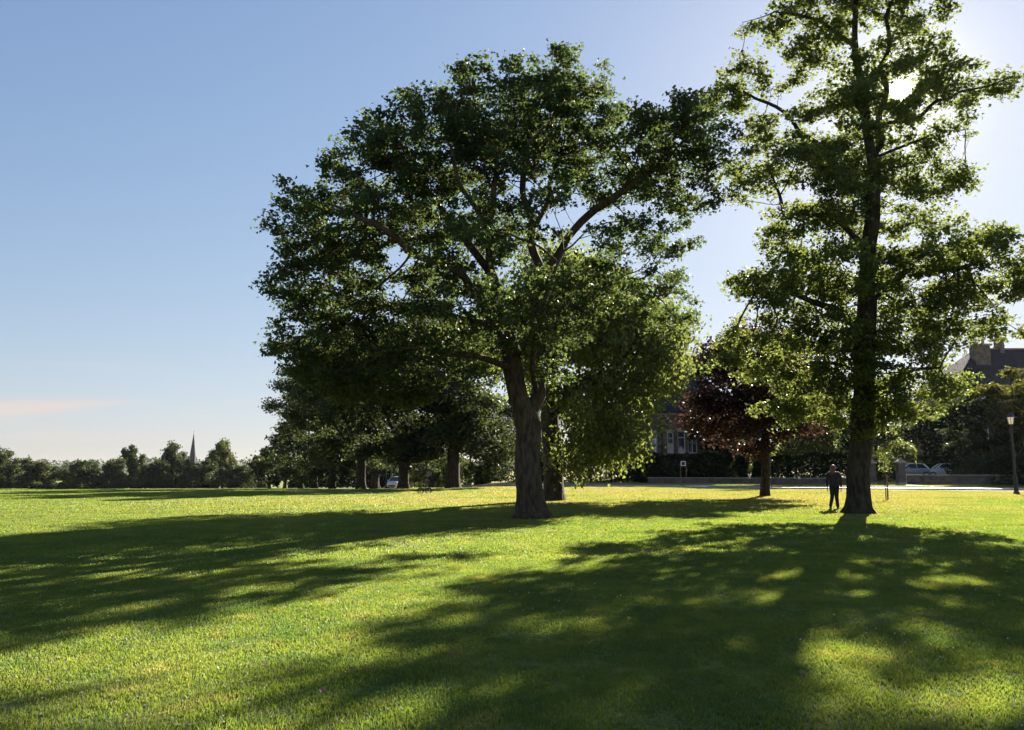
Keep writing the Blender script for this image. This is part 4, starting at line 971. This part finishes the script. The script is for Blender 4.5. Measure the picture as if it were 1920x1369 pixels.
# ------------------------------------------------------------------ cars
def paint(name, col, rough=.22, met=.5):
    m, t = new_mat(name); p = N(t, 'ShaderNodeBsdfPrincipled'); p.inputs['Base Color'].default_value = (*col, 1)
    p.inputs['Metallic'].default_value = met; p.inputs['Roughness'].default_value = rough; p.inputs['Coat Weight'].default_value = .6
    out(t, p.outputs[0]); return m
SILVER = paint('silver_paint', (.55, .56, .58)); CARW = paint('white_car_paint', (.78, .78, .77), .25, .0)
TYRE = plain('tyre_rubber', (.02, .02, .02), .85); RIM = paint('alloy', (.45, .45, .46), .35, .9); LAMPG = paint('lamp_glass', (.7, .72, .75), .1, .2); REDL = paint('red_lamp', (.35, .02, .02), .2, 0)
DARKT = plain('dark_trim', (.025, .025, .027), .5)
def car(name, label, loc, rz, mat, ht=1.46, group=None):
    """nose towards -x"""
    root = empty(name, loc, rz); tag(root, label, 'car', group); k = ht / 1.46
    # body lofted through cross-sections: x, half width, sill z, belt z
    st = [(-2.0, .62, .34, .60), (-1.9, .78, .24, .72), (-1.55, .84, .20, .80), (-.95, .87, .19, .92), (-.1, .88, .19, .94), (.9, .88, .19, .96), (1.55, .86, .21, .98), (1.88, .80, .26, .94), (1.98, .70, .36, .80)]
    V = []
    for x, w, zs_, zb in st:
        zs_ *= k; zb *= k; zm = (zs_ + zb) / 2 + .05
        V += [(x, -w * .9, zs_), (x, -w, zm), (x, -w * .96, zb - .05), (x, -w * .86, zb), (x, w * .86, zb), (x, w * .96, zb - .05), (x, w, zm), (x, w * .9, zs_)]
    F = []
    for i in range(len(st) - 1):
        for j in range(8): F.append((i * 8 + j, i * 8 + (j + 1) % 8, (i + 1) * 8 + (j + 1) % 8, (i + 1) * 8 + j))
    F += [tuple(range(7, -1, -1)), tuple((len(st) - 1) * 8 + j for j in range(8))]
    body = MB().add(V, F).build('body', mat, root, smooth_shade=True)
    zb = .93 * k; zr_ = ht
    # glasshouse
    gl = [(-1.0, -.76, zb - .03), (1.62, -.76, zb - .01), (1.62, .76, zb - .01), (-1.0, .76, zb - .03), (-.32, -.58, zr_ - .07), (1.2, -.58, zr_ - .07), (1.2, .58, zr_ - .07), (-.32, .58, zr_ - .07)]
    MB().add(gl, [(0, 1, 5, 4), (1, 2, 6, 5), (2, 3, 7, 6), (3, 0, 4, 7), (4, 5, 6, 7), (3, 2, 1, 0)]).build('windows', GLASS, root)
    rv = [(x, y, zr_ - .055 + .055 * (1 - (y / .62) ** 2) * (1 - ((x - .45) / .95) ** 2)) for x in np.linspace(-.40, 1.30, 7) for y in np.linspace(-.60, .60, 7)]
    rb = [(x, y, zr_ - .085) for x in np.linspace(-.40, 1.30, 7) for y in np.linspace(-.60, .60, 7)]
    rf = [(a * 7 + b, (a + 1) * 7 + b, (a + 1) * 7 + b + 1, a * 7 + b + 1) for a in range(6) for b in range(6)]
    rim_i = [a * 7 for a in range(7)] + [42 + b for b in range(1, 7)] + [a * 7 + 6 for a in range(5, -1, -1)] + [b for b in range(5, 0, -1)]
    MB().add(rv + rb, rf + [tuple(49 + i for i in f[::-1]) for f in rf] + [(rim_i[i], rim_i[(i + 1) % len(rim_i)], 49 + rim_i[(i + 1) % len(rim_i)], 49 + rim_i[i]) for i in range(len(rim_i))]).build('roof', mat, root, smooth_shade=True)
    for sy in (-1, 1):
        MB().tube([(-1.02, sy * .77, zb - .02), (-.34, sy * .60, zr_ - .07)], .045, 6).tube([(.42, sy * .775, zb - .02), (.42, sy * .60, zr_ - .06)], .04, 6).tube([(1.64, sy * .77, zb), (1.22, sy * .60, zr_ - .07)], .06, 6).build('pillar', mat, root)
        MB().box(-.78, -.6, sy * .98 - .09, sy * .98 + .09, zb + .0, zb + .13).build('mirror', mat, root, bevel=.02)
        MB().box(-1.93, -1.72, sy * .62 - .14, sy * .62 + .14, .60 * k, .72 * k).build('headlight', LAMPG, root, bevel=.03)
        MB().box(1.82, 1.97, sy * .66 - .1, sy * .66 + .1, .68 * k, .88 * k).build('tail_light', REDL, root, bevel=.03)
        for x in (-1.27, 1.25):
            w_ = MB().tube([(x, sy * .70, .31), (x, sy * .73, .31), (x, sy * .87, .31), (x, sy * .90, .31)], [.27, .31, .31, .28], 20).build('wheel', TYRE, root)
            MB().tube([(x, sy * .905, .31), (x, sy * .92, .31)], [.2, .17], 14).build('rim', RIM, w_)
        MB().box(.15, .32, sy * .885 - .012, sy * .885 + .012, .78 * k, .81 * k).build('door_handle', mat, root)
    MB().box(-2.02, -1.9, -.5, .5, .32 * k, .44 * k).build('grille', DARKT, root, bevel=.02)
    return root
x_ = gx(1706, 82.6); car('parked_car', 'silver hatchback glinting in the sun behind the stone gate post', (x_, 82.6, gz(x_, 82.6) + .03), R(6), SILVER, 1.5, 'cars parked in the drive')
x_ = gx(1772, 84.2); car('parked_car', 'pale hatchback half hidden by bushes, right of the silver one', (x_, 84.2, gz(x_, 84.2) + .03), R(-14), CARW, 1.5, 'cars parked in the drive')
x_ = gx(742, 118); car('roadside_car', 'white high-roofed car on the road beside a thick avenue trunk', (x_, 118, gz(x_, 118) + .03), R(82), CARW, 1.72)

# ------------------------------------------------------------------ street furniture
IRON = plain('black_iron', (.02, .021, .022), .5, .2, 8); GALV = plain('grey_steel', (.22, .23, .23), .5, .15, 8, .6); TIMBER = plain('stake_timber', (.22, .13, .07), .85, .3, 9)
def lantern_glass():
    m, t = new_mat('lantern_glass'); p = N(t, 'ShaderNodeBsdfPrincipled'); p.inputs['Base Color'].default_value = (.85, .82, .72, 1); p.inputs['Roughness'].default_value = .35
    tr = N(t, 'ShaderNodeBsdfTranslucent'); tr.inputs[0].default_value = (.9, .86, .7, 1); mx = N(t, 'ShaderNodeMixShader'); mx.inputs[0].default_value = .6
    t.links.new(p.outputs[0], mx.inputs[1]); t.links.new(tr.outputs[0], mx.inputs[2]); out(t, mx.outputs[0]); return m
LGLASS = lantern_glass()
x_ = gx(1906, 48, 925); L = empty('lamp_post', (x_, 48, gz(x_, 48) - .02)); tag(L, 'old dark iron lamp post with pale lantern at the right edge', 'lamp post', 'lamp posts')
MB().tube([(0, 0, 0), (0, 0, .15), (0, 0, .2), (0, 0, 1.0), (0, 0, 1.1), (0, 0, 4.1)], [.17, .17, .13, .12, .075, .055], 12).build('post', IRON, L)
MB().tube([(-.35, 0, 3.75), (.35, 0, 3.75)], .022, 6).build('ladder_bar', IRON, L)
MB().tube([(0, 0, 4.1), (0, 0, 4.2)], [.06, .14], 6).build('lantern_seat', IRON, L)
lg = MB().tube([(0, 0, 4.2), (0, 0, 4.62)], [.13, .2], 6).build('lantern', LGLASS, L)
for k in range(6):
    a = k * math.pi / 3; MB().tube([(.13 * math.cos(a), .13 * math.sin(a), 4.2), (.2 * math.cos(a), .2 * math.sin(a), 4.62)], .013, 4).build('glazing_bar', IRON, lg)
MB().tube([(0, 0, 4.62), (0, 0, 4.68), (0, 0, 4.86), (0, 0, 4.95)], [.25, .23, .06, .02], 6).build('lantern_roof', IRON, L)
x_ = gx(724, 103); L = empty('street_light', (x_, 103, gz(x_, 103) - .02)); tag(L, 'slim street light column between the avenue trunks left of the white car', 'street light')
MB().tube([(0, 0, 0), (0, 0, 1.35), (0, 0, 1.42)], [.10, .10, .06], 10).build('base_column', IRON, L)
MB().tube([(0, 0, 1.42), (0, 0, 4.8), (.25, 0, 5.2), (.8, 0, 5.3)], [.055, .045, .04, .035], 8).build('column', GALV, L)
MB().box(.7, 1.25, -.11, .11, 5.24, 5.36).build('lamp_head', GALV, L, bevel=.03)
x_ = gx(800, 71.5); L = empty('sign_post', (x_, 71.5, gz(x_, 71.5) - .02)); tag(L, 'dark post with small square sign board behind the small cart', 'sign')
MB().tube([(0, 0, 0), (0, 0, 1.95)], .035, 8).build('post', IRON, L); MB().box(.0, .45, -.05, -.035, 1.25, 1.6).build('sign_board', GALV, L, bevel=.005)
x_ = gx(1282, 72.5); L = empty('notice_board', (x_, 72.5, gz(x_, 72.5) - .02)); tag(L, 'small framed board on two thin posts below the stone house windows', 'sign')
for sx in (-.25, .25): MB().tube([(sx, 0, 0), (sx, 0, 2.15)], .032, 8).build('post', TIMBER, L)
f_ = MB().box(-.22, .20, -.045, -.025, 1.78, 1.84).box(-.22, .20, -.045, -.025, 2.14, 2.2).box(-.22, -.16, -.045, -.025, 1.84, 2.14).box(.14, .20, -.045, -.025, 1.84, 2.14).build('frame', WHITE, L)
MB().box(-.16, .14, -.04, -.03, 1.84, 2.14).build('board', SLATE, f_)

# two-wheeled cart on the grass
x_ = gx(797, 50.5, 925); L = empty('handcart', (x_, 50.5, gz(x_, 50.5))); tag(L, 'small dark two-wheeled cart with upright bars on the sunny grass', 'cart')
for sx in (-.27, .22):
    w_ = MB(); pts = [(sx + .175 * math.cos(a), -.12, .2 + .175 * math.sin(a)) for a in np.linspace(0, 2 * math.pi, 19)]
    wh = w_.tube(pts, .034, 6, False).build('wheel', IRON, L)
    for q in range(3): MB().tube([(sx + .14 * math.cos(q * 1.05), -.12, .17 + .14 * math.sin(q * 1.05)), (sx - .14 * math.cos(q * 1.05), -.12, .17 - .14 * math.sin(q * 1.05))], .008, 5).build('spoke', IRON, wh)
    MB().tube([(sx, -.16, .17), (sx, .28, .17)], .015, 6).build('axle', IRON, L)
MB().box(-.45, .40, -.09, .30, .31, .36).build('deck', IRON, L, bevel=.008)
MB().tube([(.02, .1, .36), (.03, .1, .60), (-.01, .1, .72)], .022, 6).build('upright', IRON, L)
MB().tube([(.37, .1, .36), (.38, .1, .64), (.34, .1, .76)], .022, 6).build('upright', IRON, L)
MB().tube([(-.05, .1, .72), (.36, .1, .76), (.55, .1, .72), (.62, .1, .58)], .018, 6).build('handle', IRON, L)

# staked sapling
x_ = gx(1662, 40, 932); L = empty('sapling', (x_, 40, gz(x_, 40))); tag(L, 'thin young sapling tied to a timber stake right of the tall tree', 'sapling')
MB().tube([(.05, -.04, -.1), (.06, -.04, 1.25)], .04, 8).build('stake', TIMBER, L)
MB().tube([(-.02, 0, -.05), (-.03, 0, .9), (0, 0, 1.7), (.03, 0, 2.3)], [.022, .018, .012, .005], 6).build('trunk', BARK_D, L)
MB().tube([(-.06, .02, 1.02), (.11, -.06, 1.05)], .02, 6).build('tie', IRON, L)
g = np.random.default_rng(5); C = np.column_stack([g.normal(0, .16, 150), g.normal(0, .16, 150), g.uniform(1.35, 2.35, 150)])
V, F = leaves(C, .09, g); link('crown', mesh_np('crown', V, F, LEAF_LIME), L)

# ------------------------------------------------------------------ the walker
def skin_obj(name, mat, parent, chains, root_first=True, sub=2):
    """chains of (x,y,z,r); a chain whose first entry is an index-tuple ('at', key) starts from a named vertex"""
    bm = bmesh.new(); sl = bm.verts.layers.skin.verify(); named = {}; first = True
    for chn in chains:
        prev = None
        for it in chn:
            if it[0] == 'at': prev = named[it[1]]; continue
            v = bm.verts.new(it[:3]); v[sl].radius = (it[3], it[4] if len(it) > 4 and not isinstance(it[4], str) else it[3]); v[sl].use_root = first; first = False
            if isinstance(it[-1], str): named[it[-1]] = v
            if prev: bm.edges.new((prev, v))
            prev = v
    me = bpy.data.meshes.new(name); bm.to_mesh(me); bm.free(); me.materials.append(mat)
    for p in me.polygons: p.use_smooth = True
    o = link(name, me, parent); m1 = o.modifiers.new('skin', 'SKIN'); m1.use_smooth_shade = True; m2 = o.modifiers.new('sub', 'SUBSURF'); m2.levels = sub; m2.render_levels = sub
    return o
SKIN = plain('skin', (.42, .26, .19), .6, .08, 10); JACK = plain('dark_jacket', (.018, .02, .026), .75, .3, 12); TROU = plain('black_trousers', (.016, .015, .018), .85, .3, 12)
HAIR = plain('brown_hair', (.14, .062, .028), .55, .35, 25); SHOE = plain('shoes', (.02, .018, .017), .6)
px_, dd = 1566, 30.6; x_ = gx(px_, dd, 950); W = empty('person', (x_, dd, gz(x_, dd) + .01), R(-34)); tag(W, 'person with long brown hair and dark jacket walking away beside the tall tree', 'person')
def hand(s, wx, wy, wz):
    r = []
    for k, (ox, oy, ln) in enumerate(((0.0, .03, .075), (0.0, .01, .085), (0.0, -.01, .08), (0.0, -.028, .062))):
        r.append([('at', 'palm%d' % s), (wx + s * ox, wy + oy * 1.2, wz - .10, .0085), (wx - s * .008, wy + oy * 1.25, wz - .10 - ln * .55, .008), (wx - s * .022, wy + oy * 1.2, wz - .10 - ln, .006)])
    r.append([('at', 'palm%d' % s), (wx - s * .01, wy + .045, wz - .055, .010), (wx - s * .02, wy + .058, wz - .10, .008)])
    return r
# parts of the figure: body (skin) continuous; clothes over it
bodych = [[(0, 0, .93, .12, .10, 'pel'), (0, .01, 1.10, .115, .09), (0, .01, 1.28, .125, .095, 'chest'), (0, .0, 1.42, .06, .06, 'neck0'), (0, .01, 1.475, .05, .05), (0, .025, 1.54, .068, .078), (0, .03, 1.61, .078, .092), (0, .025, 1.665, .055, .065)]]
for s in (-1, 1):
    bodych.append([('at', 'chest'), (s * .15, 0, 1.36, .052), (s * .20, -.01, 1.31, .050), (s * .245, -.04 * s, 1.07, .040), (s * .240, .03 * s, .84, .028), (s * .240, .035 * s, .78, .030, .020, 'palm%d' % s)])
    bodych += hand(s, s * .240, .035 * s, .84)
legs = {-1: [(-.085, -.01, .86, .085), (-.075, -.02, .50, .055), (-.10, -.30, .13, .036)], 1: [(.085, .01, .86, .085), (.05, .07, .49, .055), (.055, .20, .09, .036)]}
for s in (-1, 1): bodych.append([('at', 'pel')] + legs[s])
body = skin_obj('body', SKIN, W, bodych)
skin_obj('jacket', JACK, W, [[(0, -.005, .80, .17, .12, 'hem'), (0, 0, .90, .19, .135), (0, 0, 1.0, .19, .132), (0, .0, 1.14, .175, .125), (0, .0, 1.30, .165, .125, 'ch'), (0, 0, 1.41, .09, .085), (0, .0, 1.45, .075, .075)]] +
    [[('at', 'ch'), (s * .165, 0, 1.35, .085), (s * .225, -.01, 1.28, .075), (s * .250, -.04 * s, 1.07, .064), (s * .242, .03 * s, .86, .048)] for s in (-1, 1)])
skin_obj('trousers', TROU, W, [[(0, 0, .94, .15, .125, 'pel')], [('at', 'pel'), (-.088, -.01, .84, .108), (-.078, -.02, .50, .078), (-.10, -.27, .17, .064), (-.103, -.30, .11, .066)], [('at', 'pel'), (.088, .01, .84, .108), (.052, .07, .49, .078), (.055, .18, .14, .064), (.055, .20, .07, .066)]])
skin_obj('hair', HAIR, W, [[(0, .0, 1.68, .05), (0, -.015, 1.64, .100, .108), (-.005, -.03, 1.56, .115, .10), (-.015, -.06, 1.47, .115, .085), (-.03, -.09, 1.37, .10, .07), (-.035, -.10, 1.29, .05, .04)]])
skin_obj('shoe', SHOE, W, [[(-.10, -.35, .12, .042), (-.10, -.30, .07, .046), (-.105, -.21, .022, .038), (-.105, -.15, .018, .026)]])
skin_obj('shoe', SHOE, W, [[(.055, .17, .05, .044), (.055, .22, .05, .046), (.06, .32, .035, .038), (.06, .38, .028, .024)]])
for s in (-1, 1):
    MB().tube([(s * .08, .035, 1.60), (s * .088, .02, 1.585), (s * .084, .03, 1.565)], [.012, .016, .01], 6).build('ear', SKIN, body)
    MB().tube([(s * .032, .118, 1.605), (s * .032, .124, 1.605)], [.012, .008], 8).build('eye', WHITE, body)
MB().tube([(0, .115, 1.60), (0, .14, 1.565), (0, .118, 1.555)], [.008, .014, .008], 6).build('nose', SKIN, body)
MB().tube([(-.022, .108, 1.53), (0, .116, 1.53), (.022, .108, 1.53)], .006, 6).build('mouth', plain('lips', (.35, .13, .11), .5), body)

# ------------------------------------------------------------------ things on the grass
YELLOW = leaf_mat('fallen_leaf', (.42, .30, .03), (.55, .40, .05), (.6, .45, .06), .4)
TAN = leaf_mat('dry_leaf', (.22, .13, .05), (.32, .2, .09), (.35, .22, .1), .3)
fl = [(520, 1222, 0, 'bright yellow fallen leaf on the sunny foreground grass'), (497, 1263, 0, 'small yellow fallen leaf just below the brightest one'), (580, 1190, 1, 'curled tan leaf on the grass, above the bright yellow leaf'),
  (758, 1150, 1, 'brownish fallen leaf on the bright grass near the shadow edge'), (605, 1310, 1, 'dry leaf lying at the bottom of the sunny strip'), (348, 1282, 0, 'small yellow leaf on the lower left grass'),
  (1505, 1275, 1, 'pale dry leaf in the lit patch at lower right'), (1180, 1170, 0, 'small leaf in the light patch right of centre'), (660, 1268, 1, 'tan leaf right of the yellow leaves')]
g = np.random.default_rng(9)
for px, py, kind, lab in fl:
    r_ = ray(px, py); t_ = -CAMH / r_[2]; p_ = np.array([0, 0, CAMH]) + r_ * t_
    V, F = leaves(np.array([[0, 0, .0]]), .05, g, .1, .25, 'lobed')
    o = link('fallen_leaf', mesh_np('fallen_leaf', V, F, TAN if kind else YELLOW), None, (p_[0], p_[1], gz(p_[0], p_[1]) + .055)); tag(o, lab, 'leaf', 'fallen leaves')
# leaf litter under the crowns: too small and many to count
n = 1500; ang_l = g.random(n) * 6.28; rad_l = 5.5 * g.random(n) ** .8; which = g.integers(0, 2, n)
xl = np.where(which == 0, .65, 12.1) + rad_l * np.cos(ang_l) - 1.5; yl = np.where(which == 0, 22.5, 25.5) + rad_l * np.sin(ang_l) * 1.5
V, F = leaves(np.column_stack([xl, yl, ground_z(xl, yl) + .03]), .055, g, .1, .4)
o = link('leaf_litter', mesh_np('leaf_litter', V, F, TAN)); o['kind'] = 'stuff'; o['label'] = 'dry leaf litter scattered under the two big trees'; o['category'] = 'leaf litter'
# clover heads: far too many to count
n = 900; yy = 4.5 + 17 * g.random(n) ** 1.2; xx = (g.random(n) - .45) * 1.3 * yy
keep = (np.sin(xx * .9 + 1.5) * np.sin(yy * .7 + .4) + .35 * np.sin(xx * 2.3) > .15) & (xx > -6); xx, yy = xx[keep], yy[keep]; n = len(xx)
c_ = np.column_stack([xx, yy, ground_z(xx, yy) + .035 + .02 * g.random(n)]); rr = (.005 + .004 * g.random(n))[:, None]
oct_ = np.array([[1, 0, 0], [-1, 0, 0], [0, 1, 0], [0, -1, 0], [0, 0, 1], [0, 0, -.8]]); of = np.array([[0, 2, 4], [2, 1, 4], [1, 3, 4], [3, 0, 4], [2, 0, 5], [1, 2, 5], [3, 1, 5], [0, 3, 5]])
V = (c_[:, None] + oct_[None] * rr[:, None]).reshape(-1, 3); F = (np.arange(n)[:, None, None] * 6 + of[None]).reshape(-1, 3)
o = link('clover_flowers', mesh_np('clover_flowers', V, F, plain('clover_white', (.62, .58, .52), .8))); o['kind'] = 'stuff'; o['label'] = 'tiny white clover heads scattered through the shaded grass'; o['category'] = 'clover'

# ------------------------------------------------------------------ evening haze in the air
hm, ht_ = new_mat('haze_air')
pv = N(ht_, 'ShaderNodeVolumePrincipled'); pv.inputs['Color'].default_value = (.80, .84, .95, 1); pv.inputs['Density'].default_value = HAZE; pv.inputs['Anisotropy'].default_value = .55
oo = N(ht_, 'ShaderNodeOutputMaterial'); ht_.links.new(pv.outputs[0], oo.inputs['Volume'])
hz_ = MB().box(-3400, 3400, -100, 4400, -14.5, 48).build('haze', hm); hz_['kind'] = 'stuff'; hz_['label'] = 'thin evening haze filling the air over the park'; hz_['category'] = 'haze'
